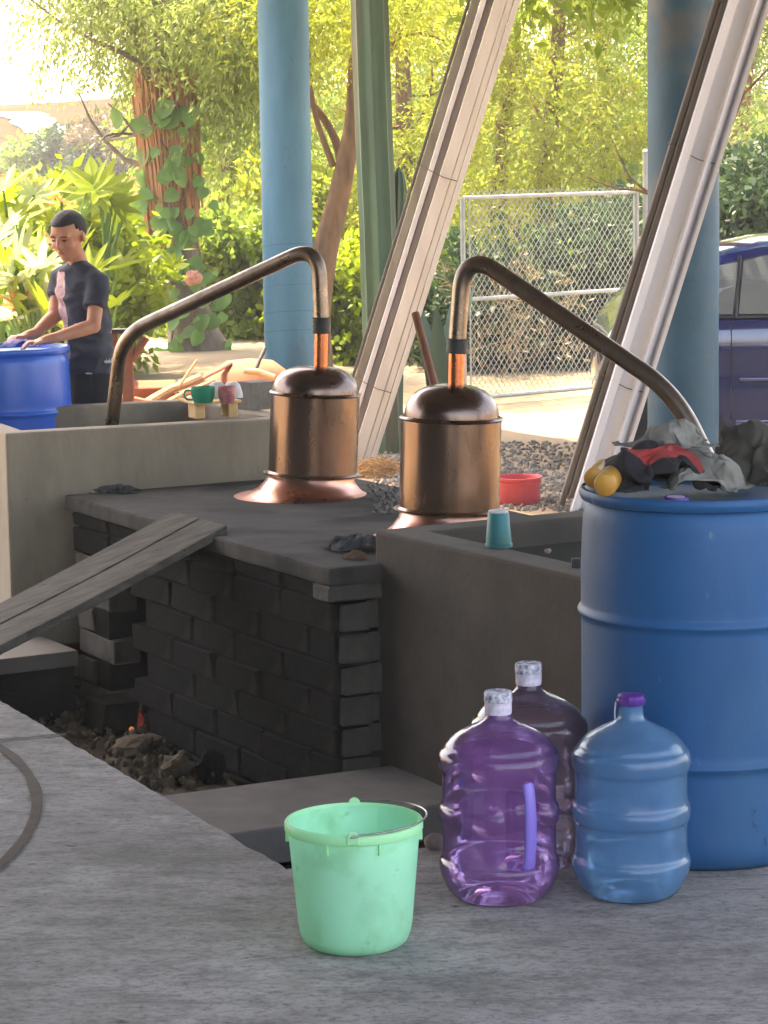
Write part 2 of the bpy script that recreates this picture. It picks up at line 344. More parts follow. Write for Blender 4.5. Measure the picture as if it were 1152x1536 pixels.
def smooth_path(pts, n=8):
    """Catmull-Rom through the points"""
    pts = [Vector(p) for p in pts]; out = []
    for i in range(len(pts) - 1):
        p0 = pts[max(i - 1, 0)]; p1 = pts[i]; p2 = pts[i + 1]; p3 = pts[min(i + 2, len(pts) - 1)]
        for k in range(n):
            t = k / n
            out.append(.5 * ((2 * p1) + (p2 - p0) * t + (2 * p0 - 5 * p1 + 4 * p2 - p3) * t * t + (3 * p1 - p0 - 3 * p2 + p3) * t ** 3))
    return out + [pts[-1]]
def round_bend(pts, radii, n=10):
    """polyline with rounded corners (bent pipe)"""
    pts = [Vector(p) for p in pts]; out = [pts[0]]
    for i in range(1, len(pts) - 1):
        a = (pts[i - 1] - pts[i]); b = (pts[i + 1] - pts[i]); d = min(radii[i - 1], a.length * .49, b.length * .49)
        p0 = pts[i] + a.normalized() * d; p2 = pts[i] + b.normalized() * d
        for k in range(n + 1):
            t = k / n; out.append(p0 * (1 - t) ** 2 + pts[i] * 2 * t * (1 - t) + p2 * t * t)
    return out + [pts[-1]]

# ================================================================ GROUND AND STRUCTURE
def sstep(a, b, x):
    t = min(1, max(0, (x - a) / (b - a))); return t * t * (3 - 2 * t)
def gz(x, y):
    z = -.3 + .24 * (1 - sstep(-1.25, -.2, x))
    return z + .02 * noise.noise(Vector((x * .8, y * .8, 3)))
def uv(u, v, z=0): p = U * u + V * v; return Vector((p.x, p.y, z))
def to_uv(p): return (U.x * p[0] + U.y * p[1], V.x * p[0] + V.y * p[1])
# terrain sheet: dips out of sight below the shed's own floor and masonry
xs = np.unique(np.concatenate([np.linspace(-300, -20, 12), np.linspace(-20, -3, 18), np.linspace(-3, 7, 81), np.linspace(7, 30, 20), np.linspace(30, 300, 10)]))
ys = np.unique(np.concatenate([np.linspace(-120, -10, 8), np.linspace(-10, 8, 20), np.linspace(8, 26, 110), np.linspace(26, 70, 40), np.linspace(70, 330, 14)]))
gv = []
for y in ys:
    for x in xs:
        u, v = to_uv((x, y)); z = gz(x, y)
        inside = (u < 11.2 and v < 4.6) or (u < 9.7 and v < 5.15) or (y < 8.8 and x < 9) or (u < 11.0 and 3.95 < v < 5.05)
        gv.append((x, y, -1.4 if inside else z))
nx = len(xs)
gf = [(j * nx + i, j * nx + i + 1, (j + 1) * nx + i + 1, (j + 1) * nx + i) for j in range(len(ys) - 1) for i in range(nx - 1)]
struct(MB().add(gv, gf).build('ground', m_ground, smooth=80))
def slope(x, y):
    z = -.06 * (1 - sstep(30, 40, y)) + 1.34 * sstep(34, 62, y)
    z += 2.55 * sstep(61, 90, y) * (.92 + .3 * noise.noise(Vector((x * .07, 1.3, 0)))) + .16 * noise.noise(Vector((x * .22, y * .18, 0))) * sstep(61, 70, y)
    return z - 9 * sstep(96, 125, y)
def sheet(x0_, x1_, nx_, y0_, y1_, ny_, dz, name, m):
    X = np.linspace(x0_, x1_, nx_); Yv = np.linspace(y0_, y1_, ny_); vs = [(x, y, slope(x, y) + dz) for y in Yv for x in X]
    return struct(MB().add(vs, [(j * nx_ + i, j * nx_ + i + 1, (j + 1) * nx_ + i + 1, (j + 1) * nx_ + i) for j in range(ny_ - 1) for i in range(nx_ - 1)]).build(name, m, smooth=80))
sheet(-40, -1.5, 40, 33, 63, 30, .05, 'field', m_field)
sheet(-60, 60, 120, 61, 125, 60, .06, 'hill', m_hill)
# pale track winding up the hill
vs = []; tr = [(-17, 79), (-12.3, 80), (-10.8, 79.6), (-10, 77), (-9, 74.5), (-8.0, 73.6)]
sp = smooth_path([Vector((x, y, 0)) for x, y in tr], 6)
for k, p in enumerate(sp):
    d = (sp[min(k + 1, len(sp) - 1)] - sp[max(k - 1, 0)]).normalized(); nn = Vector((-d.y, d.x, 0)) * (.6 + .35 * noise.noise(Vector((k * .7, 0, 0))))
    for q in (p - nn, p + nn): vs.append((q.x, q.y, slope(q.x, q.y) + .12))
struct(MB().add(vs, [(2 * k, 2 * k + 2, 2 * k + 3, 2 * k + 1) for k in range(len(sp) - 1)]).build('track', m_track))

C0 = atz(430, 1303, 0); E0 = atz(0, 1050, 0); E1 = C0 + (E0 - C0) * 1.45
def chipped(p, q, n, amp):
    out = []; d = (Vector((q[0], q[1], 0)) - Vector((p[0], p[1], 0))); nn = Vector((-d.y, d.x, 0)).normalized()
    for k in range(1, n):
        r = Vector((p[0], p[1], 0)) + d * k / n; a_ = noise.noise(Vector((r.x * 9, r.y * 9, 0))) + .6 * noise.noise(Vector((r.x * 31, r.y * 31, 5))); out.append(r + nn * amp * a_)
    return out
fpoly = [C0] + chipped(C0, (.40, C0.y + .35), 30, .006) + [(.40, C0.y + .35), (.44, 6.72), (1.15, 6.86), (6.5, 8.6), (9, 8.6), (9, -9), (-8, -9), (-8, 9.0), E1] + chipped(E1, C0, 150, .007)
floor = struct(MB().prism([(p[0], p[1]) for p in fpoly][::-1], -.75, 0).build('floor', m_floor, bevel=.006))
# dirt-filled ring joint and a straight joint in the paving
a = atz(55, 1195, 0); b_ = atz(0, 1122, 0); c_ = atz(0, 1300, 0)
def circ(p, q, r):
    ax, ay, bx, by, cx, cy_ = p[0], p[1], q[0], q[1], r[0], r[1]
    d = 2 * (ax * (by - cy_) + bx * (cy_ - ay) + cx * (ay - by))
    ux = ((ax**2 + ay**2) * (by - cy_) + (bx**2 + by**2) * (cy_ - ay) + (cx**2 + cy_**2) * (ay - by)) / d
    uy = ((ax**2 + ay**2) * (cx - bx) + (bx**2 + by**2) * (ax - cx) + (cx**2 + cy_**2) * (bx - ax)) / d
    return Vector((ux, uy)), math.hypot(ax - ux, ay - uy)
cc, cr = circ(a, b_, c_)
m_joint = mat('joint_dirt', s2l((84, 70, 58)), s2l((62, 54, 48)), scale=12, rough=.95, bump=.5)
mb = MB(); n = 120; vv = []
for k in range(n + 1):
    th = -1.2 + 2.4 * k / n
    w = .010 + .004 * noise.noise(Vector((k * .21, 0, 0)))
    for q, z in ((-w * 1.4, .0035), (-w, .0045), (w, .0045), (w * 1.4, .0035)):
        vv.append((cc.x + (cr + q) * math.cos(th), cc.y + (cr + q) * math.sin(th), z))
mb.add(vv, [(k * 4 + j, k * 4 + j + 1, k * 4 + j + 5, k * 4 + j + 4) for k in range(n) for j in range(3)])
mb.build('ring_joint', m_joint, floor)
p0 = atz(-20, 1113, 0); p1 = atz(98, 1103, 0); mb = MB(); vv = []
for k in range(31):
    p = p0.lerp(p1, k / 30) + Vector((0, .012 * noise.noise(Vector((k * .4, 5, 0))), 0)); w = .008 + .005 * noise.noise(Vector((k * .5, 9, 0)))
    vv += [(p.x, p.y - w, .004), (p.x, p.y + w, .004)]
mb.add(vv, [(2 * k, 2 * k + 2, 2 * k + 3, 2 * k + 1) for k in range(30)]); mb.build('crack', m_joint, floor)

# stoking pit: ash floor, ledge beyond, step slab
pit = [uv(3.5, 2.2), uv(3.5, 5.6), uv(10.6, 5.6), uv(10.6, 2.0)]
gx = np.linspace(-2.6, 1.6, 90); gy = np.linspace(6.0, 11.2, 100); pv = []
for y in gy:
    for x in gx: pv.append((x, y, -.6 + .05 * noise.noise(Vector((x * 3, y * 3, 0))) + .03 * noise.noise(Vector((x * 9, y * 9, 4)))))
struct(MB().add(pv, [(j * 90 + i, j * 90 + i + 1, (j + 1) * 90 + i + 1, (j + 1) * 90 + i) for j in range(99) for i in range(89)]).build('pit_floor', m_pitfloor, smooth=80))
L0 = atz(0, 991, -.3); L1 = atz(124, 974.6, -.3); L1 = L1 - V * .02
Lx = L0 - V * 1.6
struct(MB().prism([(q.x, q.y) for q in (Lx, L1, L1 + U * 1.9, Lx + U * 1.9)], -.365, -.3).build('ledge', m_conc, bevel=.008))
struct(MB().prism([(q.x, q.y) for q in (Lx + U * .02, L1 + U * .02 - V * .01, L1 + U * 1.8, Lx + U * 1.8)], -.72, -.366).build('pit_wall', m_mortar))
S0 = atz(250, 1192, -.384); S1 = atz(567, 1150, -.384); F0 = atz(350, 1250, -.384)
dS = (S1 - S0).normalized(); nS = Vector((dS.y, -dS.x, 0)); wS = abs((F0 - S0).dot(nS))
struct(MB().prism([(q.x, q.y) for q in (S0 - dS * .3, S0 - dS * .3 + nS * wS, S1 + dS * .06 + nS * wS, S1 + dS * .06)], -.5, -.384).build('step', m_conc, bevel=.008))

# ---------------------------------------------------------------- furnace of blocks
ZF = .302
A = atz(112, 742, ZF); B = atz(502, 850, ZF)
fa = (A - B).normalized(); FL = (A - B).length; fn = Vector((-fa.y, fa.x, 0))     # fn points out into the pit
if fn.dot(-B) < 0: fn = -fn
fr = -fn                                                                         # into the furnace, towards its right side
FW = 1.22
base = Vector((B.x, B.y, -.6))
furn = thing('furnace', base, 'sooty grey block furnace with a concrete top carrying the two copper stills', 'furnace')
def fp(s, d, z): return Vector((B.x, B.y, 0)) + fa * s + fr * d + Z * z
# slab with uneven lip
mb = MB(); poly = []
for k in range(41):
    s = -.03 + (FL + .05) * k / 40; poly.append(fp(s, -.035 + .012 * noise.noise(Vector((s * 4, 0, 2))), 0))
for k in range(21):
    d = -.03 + (FW + .03) * k / 20; poly.append(fp(FL + .02 + .01 * noise.noise(Vector((d * 5, 3, 2))), d, 0))
for k in range(11): poly.append(fp(FL * (1 - k / 10), FW, 0))
for k in range(12): poly.append(fp(-.03, FW * (1 - k / 11), 0))
mb.prism([(q.x, q.y) for q in poly], ZF - .062, ZF); mb.build('top_slab', m_slab, furn, bevel=.012)
# core with the mouth left open
s0, s1, zt = FL * .70, FL * .865, -.02
mb = MB()
def fbox(mb, sa, sb, da, db, za, zb):
    c = fp((sa + sb) / 2, (da + db) / 2, (za + zb) / 2)
    mb.obox(c, fa * (sb - sa) / 2, fr * (db - da) / 2, Z * (zb - za) / 2)
fbox(mb, .008, s0, .007, FW - .02, -.75, ZF - .062); fbox(mb, s1, FL - .03, .007, FW - .02, -.75, ZF - .062)
fbox(mb, s0 - .001, s1 + .001, .009, FW - .02, zt, ZF - .063); fbox(mb, s0 - .001, s1 + .001, .85, FW - .02, -.75, zt - .001)
mb.build('mortar_core', m_mortar, furn)
# blocks
def brick_mesh(name, lx, ly, lz, m, seed):
    mb = MB(); mb.obox((0, 0, 0), (lx / 2, 0, 0), (0, ly / 2, 0), (0, 0, lz / 2))
    me_o = mb.build(name, m, bevel=.006, bseg=1); me = me_o.data; bpy.data.objects.remove(me_o)
    for v in me.vertices:
        v.co += Vector((noise.noise(v.co * 30 + Vector((seed, 0, 0))), noise.noise(v.co * 30 + Vector((0, seed, 0))), noise.noise(v.co * 30 + Vector((0, 0, seed))))) * .009
    return me
CH = .107; BL = .385
bm_s = [brick_mesh('brick', BL - .012, .12, CH - .012, m_soot, k) for k in range(4)]
bm_g = [brick_mesh('brick', BL - .012, .12, CH - .012, m_brick, k + 7) for k in range(4)]
bm_hs = [brick_mesh('brick', BL / 2 - .012, .12, CH - .012, m_soot, k + 13) for k in range(3)]
bm_hg = [brick_mesh('brick', BL / 2 - .012, .12, CH - .012, m_brick, k + 17) for k in range(3)]
bm_end = [brick_mesh('brick', .118, .12, CH - .012, m_brick, k + 23) for k in range(3)]
bm_thin = [brick_mesh('brick', BL - .008, .12, .052, m_soot, k + 31) for k in range(2)]
bm_thing = [brick_mesh('brick', BL - .008, .12, .052, m_brick, k + 35) for k in range(2)]
ang = math.atan2(fa.y, fa.x)
def put(me, s, d, z, rz=0, sc=(1, 1, 1)):
    p = fp(s, d, z) - base
    mx = Matrix.Translation(p) @ Matrix.Rotation(ang + rz + random.uniform(-.02, .02), 4, 'Z') @ Matrix.Rotation(random.uniform(-.02, .02), 4, 'X') @ Matrix.Rotation(random.uniform(-.018, .018), 4, 'Y') @ Matrix.Diagonal((*sc, 1))
    mesh_obj('brick', me, furn, mx)
ztop = ZF - .064
nthin = int(FL / BL)
for k in range(nthin + 1):
    if k * BL + BL / 2 < FL: put(random.choice(bm_thin), k * BL + BL / 2 - .0, .052 + random.uniform(-.006, .006), ztop - .029)
for r in range(8):
    z = ztop - .06 - CH * (r + .5); cdep = random.uniform(-.012, .006); s = 0.0
    while s < FL - .05:
        L = BL / 2 if (s == 0 and r % 2) else BL
        L = min(L, FL - s)
        c = s + L / 2
        inmouth = (z < zt + .02) and (c > s0 - .04) and (c < s1 + .06)
        if not inmouth and L > .08:
            pillar = c > s1 and z < .06
            me = random.choice((bm_hg if L < .2 else bm_g) if pillar else (bm_hs if L < .2 else bm_s))
            full = BL if L >= .2 else BL / 2
            put(me, c, (.055 + cdep + random.uniform(-.004, .004)), z, sc=(L / full, 1, 1))
        s += L
# narrow front end (towards the cistern): blocks seen end-on
for d0 in range(4):
    put(random.choice(bm_thing), .035, .15 + d0 * BL, ztop - .029, rz=R(90))
for r in range(8):
    z = ztop - .06 - CH * (r + .5); d = .0
    ls = [BL, BL, BL, BL] if r % 2 == 0 else [BL * .5, BL, BL, BL, BL * .5]
    d = .118
    for L in ls[:4]:
        me = random.choice(bm_hg if L < .2 else bm_g)
        put(me, .052 + random.uniform(-.006, .012), d + L / 2, z, rz=R(90)); d += L
    # corner block face
    put(random.choice(bm_end), .045 + random.uniform(-.008, .008), .074, z, rz=R(90))

# fire in the mouth
fpos = atz(218, 1096, -.59); fpos = fp(FL * .765, .02, -.57)
fire = thing('fire', fpos, 'small red flame and glowing embers in the furnace mouth', 'fire')
def emis(name, col, st):
    m = bpy.data.materials.new(name); m.use_nodes = True; b = m.node_tree.nodes['Principled BSDF']
    b.inputs['Base Color'].default_value = (0, 0, 0, 1); b.inputs['Emission Color'].default_value = (*col, 1); b.inputs['Emission Strength'].default_value = st; return m
m_flame = emis('flame', (.8, .10, .06), .012); m_ember = emis('ember', (1, .35, .12), .06)
for k, (dx, h, r) in enumerate(((0, .11, .018), (-.02, .07, .012), (.016, .05, .010))):
    q = fpos + fa * dx
    MB().tube([q, q + Vector((.008, 0, h * .3)), q + Vector((-.006, 0, h * .65)), q + Vector((.006, 0, h))], [r * .7, r, r * .55, .002], 10).build('flame', m_flame, fire, smooth=True)
for k in range(3):
    q = fpos + fa * random.uniform(-.03, .05) + fn * random.uniform(.0, .05)
    MB().blob(q, .012, 8, 5, nz=.5, nsc=2, seed=k).build('ember', m_ember, fire)
fl_ = bpy.data.lights.new('fire_glow', 'POINT'); fl_.energy = .012; fl_.color = (1, .25, .08); fl_.shadow_soft_size = .05
flo = bpy.data.objects.new('fire_glow', fl_); COL.objects.link(flo); flo.parent = fire; flo.location = (fn.x * .06, fn.y * .06, .1)

# ---------------------------------------------------------------- cooling cisterns
def cistern(T0, e, L, w, W, zb, ztop, th, m, name, label, water, zw):
    t = thing(name, (T0.x, T0.y, zb), label, 'cistern')
    P = lambda a_, b_: Vector((T0.x, T0.y, 0)) + e * a_ + w * b_
    mb = MB()
    out = [P(0, 0), P(L, 0), P(L, W), P(0, W)]; inn = [P(th, th), P(L - th, th), P(L - th, W - th), P(th, W - th)]
    vs = [(q.x, q.y, zb) for q in out] + [(q.x, q.y, ztop) for q in out] + [(q.x, q.y, ztop) for q in inn] + [(q.x, q.y, zb) for q in inn]
    fs = []
    for i in range(4):
        j = (i + 1) % 4
        fs += [(i, j, 4 + j, 4 + i), (4 + i, 4 + j, 8 + j, 8 + i), (8 + i, 8 + j, 12 + j, 12 + i)]
    mb.add(vs, fs); mb.build('wall', m, t, bevel=.012)
    mb = MB(); mb.add([(q.x, q.y, zw) for q in (P(th - .002, th - .002), P(L - th + .002, th - .002), P(L - th + .002, W - th + .002), P(th - .002, W - th + .002))], [(0, 1, 2, 3)])
    mb.build('water', water, t)
    return t, P
m_water = mat('water', (.02, .03, .025), rough=.03, spec=.6, bump=.02, bscale=4)
ZT = .411
T0 = aty(562, 793, 8.67); T1 = atz(870, 865, ZT); e = (T1 - Vector((T0.x, T0.y, ZT))); e.z = 0; e.normalize(); w = Vector((-e.y, e.x, 0))
if w.x < 0: w = -w
tank, TP = cistern(T0, e, 1.62, w, 1.5, -.72, ZT, .14, m_conc_brown, 'cistern', 'dark brown rendered cistern with thick rim beside the blue barrel, teal cup on it', m_water, .325)
ZT3 = .55
K0 = atz(8, 650, ZT3); K1 = atz(405, 628, ZT3); e3 = (K1 - K0).normalized(); w3 = Vector((-e3.y, e3.x, 0))
if w3.y < 0: w3 = -w3
tank3, KP = cistern(K0, e3, 1.28, w3, 1.12, -.35, ZT3, .1, m_conc_tan, 'cistern', 'long tan rendered cistern behind the furnace with cups on its board', m_water, .42)

# ---------------------------------------------------------------- columns, roof, added side wall
def column(px, py, Zd, label, m, seam_z):
    c = aty(px, py, Zd); g = gz(c.x, c.y) - .05
    t = thing('column', (c.x, c.y, g), label, 'column', 'round blue columns')
    prof = []
    for k in range(60):
        z = g + (3.9 - g) * k / 59; prof.append((.2 + .0025 * noise.noise(Vector((z * 2.2, px, 0))), z))
    MB().lathe(prof, (c.x, c.y, 0), 48).build('shaft', m, t, smooth=True)
    for z in seam_z:
        pts = []
        for k in range(33):
            th = 2 * math.pi * k / 32
            pts.append((c.x + .2005 * math.cos(th), c.y + .2005 * math.sin(th), z + .02 * math.sin(th + px) + .006 * noise.noise(Vector((k * .5, z, 0)))))
        MB().tube(pts, .0022, 6, caps=False).build('seam', m_colseam, t)
    return t
column(430, 300, 20.8, 'round bright blue column behind the left copper still', m_colblue, (.3, .45, .66, .98))
column(1025, 300, 14.7, 'round blue column with worn rusty paint beside the parked car', m_colworn, (.95, 1.35))
rp = [uv(1.8, -3.2), uv(1.8, 8.95), uv(20.4, 9.7), uv(20.4, 7.3), uv(13.0, 7.3), uv(13.0, -3.2)]
roof = thing('shed_roof', uv(0, 2, 3.9), 'metal sheet roof carried on the blue columns', 'roof')
MB().prism([(q.x, q.y) for q in rp], 3.96, 3.99).build('roof_sheet', m_roof, roof)
for v_ in (-2.9, 2, 8.7):
    u1 = 12.8 if v_ < 7 else 20.2
    MB().obox(uv((u1 + 2) / 2, v_, 3.9), U * ((u1 - 2) / 2), V * .06, Z * .055).build('beam', m_boarddark, roof)
sw = tag(MB().obox(uv(4.0, -3.0, 1.6), U * 7.0, V * .08, Z * 2.3).build('added_side_wall', m_wallb, origin=uv(4.0, -3.0, -.7)), 'unseen grey block wall added to cut the light from the left', 'wall')  # added out of view so left-facing sides get little light

# ================================================================ OBJECTS
# ---------------------------------------------------------------- copper stills
def still(cx_base, Yc, zs, r, tilt, base_off, dome_h, dome_r, neck_px, pipe, pr, label, name_group):
    zb, zfl, zsh = zs
    c = aty(cx_base[0], cx_base[1], Yc); c = Vector((c.x, c.y, zfl))
    t = thing('copper_still', (c.x, c.y, zb), label, 'still', name_group)
    rot = Matrix.Rotation(R(tilt), 3, 'Y')
    hb = zsh - zfl
    # flared bright base, foot spread wider than the body and standing flat on the slab
    mb = MB(); seg = 48; vs = []
    prof = [(r * .97, 0.0), (r * 1.0, -.012), (r * 1.12, -.03), (r * 1.26, -.05), (r * 1.39, -.07), (r * 1.5, -.086)]
    n = len(prof)
    for i, (rr, zz) in enumerate(prof):
        tt = i / (n - 1)
        for k in range(seg):
            th = 2 * math.pi * k / seg
            p = rot @ Vector((rr * math.cos(th), rr * math.sin(th), 0)) if i < 2 else Vector((rr * math.cos(th), rr * math.sin(th), 0)) * 1.0
            zw = (c.z + zz + p.z) * (1 - tt) + (zb + .001) * tt
            vs.append((c.x + p.x + base_off * tt, c.y + p.y, zw))
    mb.add(vs, [(i * seg + k, i * seg + (k + 1) % seg, (i + 1) * seg + (k + 1) % seg, (i + 1) * seg + k) for i in range(n - 1) for k in range(seg)])
    o = mb.build('base_cone', m_copper, t, smooth=True)
    ring = lambda z, rr, q, nm, m: MB().lathe([(rr - q, z - q), (rr, z - q * .7), (rr + q * .5, z), (rr, z + q * .7), (rr - q, z + q)], c, 56, rot).build(nm, m, t, smooth=True)
    def dent(rr, z, th): return rr * (1 + .006 * noise.noise(Vector((math.cos(th) * 1.5, math.sin(th) * 1.5, z * 5 + tilt))))
    MB().lathe([(r * .93, -.004)] + [(r, hb * k / 12) for k in range(13)], c, 64, rot, mod=dent).build('body', m_copper_brown, t, smooth=True)
    ring(.004, r * 1.03, .010, 'flange', m_copper_brown)
    MB().lathe([(r * 1.0, .0), (r * 1.12, .002), (r * 1.12, -.002), (r * 1.0, -.004)], c + Vector((0, 0, .0)), 48, rot).build('gasket', m_copper_brown, t)
    ring(hb, r * 1.015, .008, 'shoulder_ring', m_copper_dome)
    pf = []
    for k in range(15):
        a_ = math.pi / 2 * k / 14
        pf.append((max(dome_r * math.cos(a_) ** .72 if a_ < math.pi / 2 - .01 else .02, .02), hb + dome_h * math.sin(a_) ** .92))
    MB().lathe(pf, c, 56, rot, mod=dent).build('dome', m_copper_dome, t, smooth=True)
    # neck: red copper, black wrap, tarnished swan arm
    pts = [aty(*q) for q in pipe]
    neck0 = aty(*neck_px[0]); neck1 = aty(*neck_px[1]); neck2 = aty(*neck_px[2])
    MB().tube([neck0, neck1], pr * .92, 24).build('neck', m_copper_red, t, smooth=True)
    mb = MB(); d = (neck2 - neck1); k = 7
    mb.tube([neck1 + d * (i / k) for i in range(k + 1)], [pr * (1.16 + .06 * (i % 2)) for i in range(k + 1)], 24); mb.build('tape_wrap', m_tape, t, smooth=True)
    path = round_bend([neck2] + pts, [q for q in (.16, .14)][:len(pts) - 1] if len(pts) == 3 else [.16] * (len(pts) - 1), 12)
    MB().tube(path, pr, 24).build('swan_arm', m_pipe, t, smooth=True)
    return t
YL = 10.47
still((469, 712), YL, (ZF, .388, .716), .180, 3.0, -.052, .112, .175,
      [(481, 556, YL), (482, 500, YL), (482, 476, YL)],
      [(478, 366, YL), (183, 503, 10.95), (166, 650, 11.15)], .0305,
      'copper still with bright flared skirt whose arm dips into the tan cistern', 'copper stills on the furnace')
YR = 9.25
still((674, 772), YR, (ZF, .398, .728), .180, 2.0, -.01, .122, .170,
      [(684, 590, YR), (685, 530, YR), (686, 508, YR)],
      [(696, 374, YR), (1012, 590, 8.85), (1072, 712, 8.75)], .0315,
      'copper still behind the dark cistern with its arm sloping down over the boards', 'copper stills on the furnace')

# stick (paddle handle) standing behind the still
p0 = aty(623, 470, 9.75); p1 = aty(664, 625, 9.72); p1.z = max(p1.z, ZF)
tag(MB().tube([p0 + (p0 - p1).normalized() * .006, p0, p1 + (p1 - p0) * .0, p1 + (p1 - p0).normalized() * .5], [.010, .0155, .0165, .0165], 12).build('wooden_stick', m_stick, origin=p1, smooth=True), 'brown wooden stick leaning behind the dome of a still', 'stick')

# ---------------------------------------------------------------- planks laid from the furnace edge down across the pit
def bent_plank(name, top0, top1, low0, low1, th, m, parent):
    mb = MB(); n = 14; vs = []
    for k in range(n + 1):
        t = k / n
        a_ = top0.lerp(low0, t); b2 = top1.lerp(low1, t)
        sag = -.012 * math.sin(math.pi * t)
        for (p, q) in ((a_, .0), (b2, .0)):
            jit = .004 * noise.noise(Vector((t * 7, p.y * 3, q)))
            vs.append(p + Vector((jit, 0, sag + jit))); vs.append(p + Vector((jit, 0, sag - th)))
    f = []
    for k in range(n):
        b0 = k * 4
        f += [(b0, b0 + 4, b0 + 6, b0 + 2), (b0 + 1, b0 + 3, b0 + 7, b0 + 5), (b0, b0 + 1, b0 + 5, b0 + 4), (b0 + 2, b0 + 6, b0 + 7, b0 + 3)]
    f += [(0, 2, 3, 1), (n * 4, n * 4 + 1, n * 4 + 3, n * 4 + 2)]
    mb.add(vs, f); o = mb.build(name, m, parent, bevel=.004, bseg=1); return o
def seg_at(px): # where a pixel column meets the furnace's front edge
    q = ray(px, 800); k = q.x / q.y
    s = (B.x - k * B.y) / (k * fa.y - fa.x); return s
zt_ = ZF + .034
sa, sb, sc_ = seg_at(251), seg_at(291), seg_at(330)
def low(px, py, sref):   # lower end, out across the pit: same run for both planks
    top = fp(sref, 0, 0); 
    q = top + fn * 1.24
    d = ray(px, py); 
    # point above line of run where the pixel's ray passes
    t = ((q.x - top.x) * 0 + q.y) / d.y
    return q
run = 1.24
def plank(sA, sB, dropA, dropB, lbl):
    tA, tB = fp(sA, .03, zt_), fp(sB, .03, zt_)
    lA, lB = fp(sA + .02, -run, zt_ - dropA), fp(sB + .02, -run, zt_ - dropB)
    o = bent_plank('plank', tA, tB, lA, lB, .034, m_plank, None)
    return tag(o, lbl, 'plank', 'planks leaning on the furnace')
PLDROP = .50
plank(sa, sb + .01, PLDROP, PLDROP, 'weathered grey plank leaning on the furnace edge, farther one of two')
plank(sb - .004, sc_, PLDROP, PLDROP, 'weathered grey plank leaning on the furnace edge, over the fire mouth')
blk = fp(.55 * FL, -run + .1, 0)
tag(MB().obox((blk.x, blk.y, -.42), fa * .4, fn * .09, Z * .18).build('block', m_block, origin=(blk.x, blk.y, -.6), bevel=.01), 'grey block propping the low ends of the planks', 'block')

# ---------------------------------------------------------------- blue barrels
def barrel(c, m, hooppos, name_label, lid_mat):
    t = thing('barrel', c, name_label, 'barrel')
    r = .288; hz = .868
    prof = [(.02, .0), (r - .03, .0), (r - .012, .012), (r - .004, .04)]
    for k in range(1, 40):
        z = .04 + (hz - .08) * k / 40
        rr = r - .002 - .010 * max(0, (z - .62) / .25) ** 2
        for hp in hooppos:
            rr += .011 * math.exp(-((z - hp) / .011) ** 2)
        prof.append((rr, z))
    zs_ = sorted(set([p[1] for p in prof] + [hp + d for hp in hooppos for d in (-.02, -.012, -.006, 0, .006, .012, .02)]))
    full = []
    for z in zs_:
        if z <= .04: continue
        rr = r - .002 - .012 * max(0, (z - .62) / .25) ** 2
        for hp in hooppos: rr += .009 * math.exp(-((z - hp) / .010) ** 2)
        full.append((rr, z))
    prof = prof[:4] + full + [(r - .016, hz - .036), (r - .02, hz - .03), (r - .004, hz - .026), (r, hz - .018), (r + .002, hz - .008), (r - .003, hz), (r - .012, hz), (r - .016, hz - .006), (r - .018, hz - .022)]
    def dentm(rr, z, th): return rr * (1 + .004 * noise.noise(Vector((math.cos(th) * 1.2, math.sin(th) * 1.2, z * 2 + c[0]))))
    MB().lathe(prof, c, 72, mod=dentm).build('shell', m, t, smooth=45)
    MB().lathe([(r - .017, hz - .02), (r - .03, hz - .024), (.02, hz - .018), (.001, hz - .018)], c, 48).build('lid', lid_mat, t, smooth=True)
    return t
bf = atz(1052, 1312, 0); bc = Vector((bf.x * 1.047, bf.y + .288, 0))
drum = barrel(bc, m_drum, (.245, .575), 'big blue plastic barrel standing on the floor with clothes on top', m_drum)
hz = .868
bung = bc + Vector((-.08, -.17, hz - .016))
bcap = MB().lathe([(.001, .012), (.022, .012), (.024, .010), (.026, .014), (.030, .014), (.032, 0)], bung, 24).build('bung_cap', m_cappurple, drum, smooth=True)
MB().lathe([(.001, .014), (.021, .014), (.022, .012)], bung, 20).build('bung_disc', m_white, bcap)
sl_ = bc + Vector((.1, -.2, hz - .016)); MB().obox(sl_, (.05, 0, 0), (0, .008, 0), (0, 0, .004)).build('grip_slot', m_white, drum)
# ink scrawl on the barrel side
scr = []
def on_drum(th, z): return Vector((bc.x + .2885 * math.sin(th), bc.y - .2885 * math.cos(th), z))
for st in ([(.28, .145), (.31, .15), (.335, .148), (.31, .135)], [(.31, .122), (.315, .112), (.312, .106)], [(.33, .112), (.36, .108)], [(.335, .098), (.355, .095)], [(.42, .08), (.425, .06)]):
    MB().tube([on_drum(a_, z) for a_, z in st], .0009, 5).build('pen_stroke', m_colseam, [c for c in drum.children if c.name.startswith('shell')][0])

c2 = aty(12, 560, 11.98); c2.z = -.05
barrel(c2, m_drum2, (.245, .575), 'bright blue plastic barrel the boy is leaning his hands on', m_drum2)

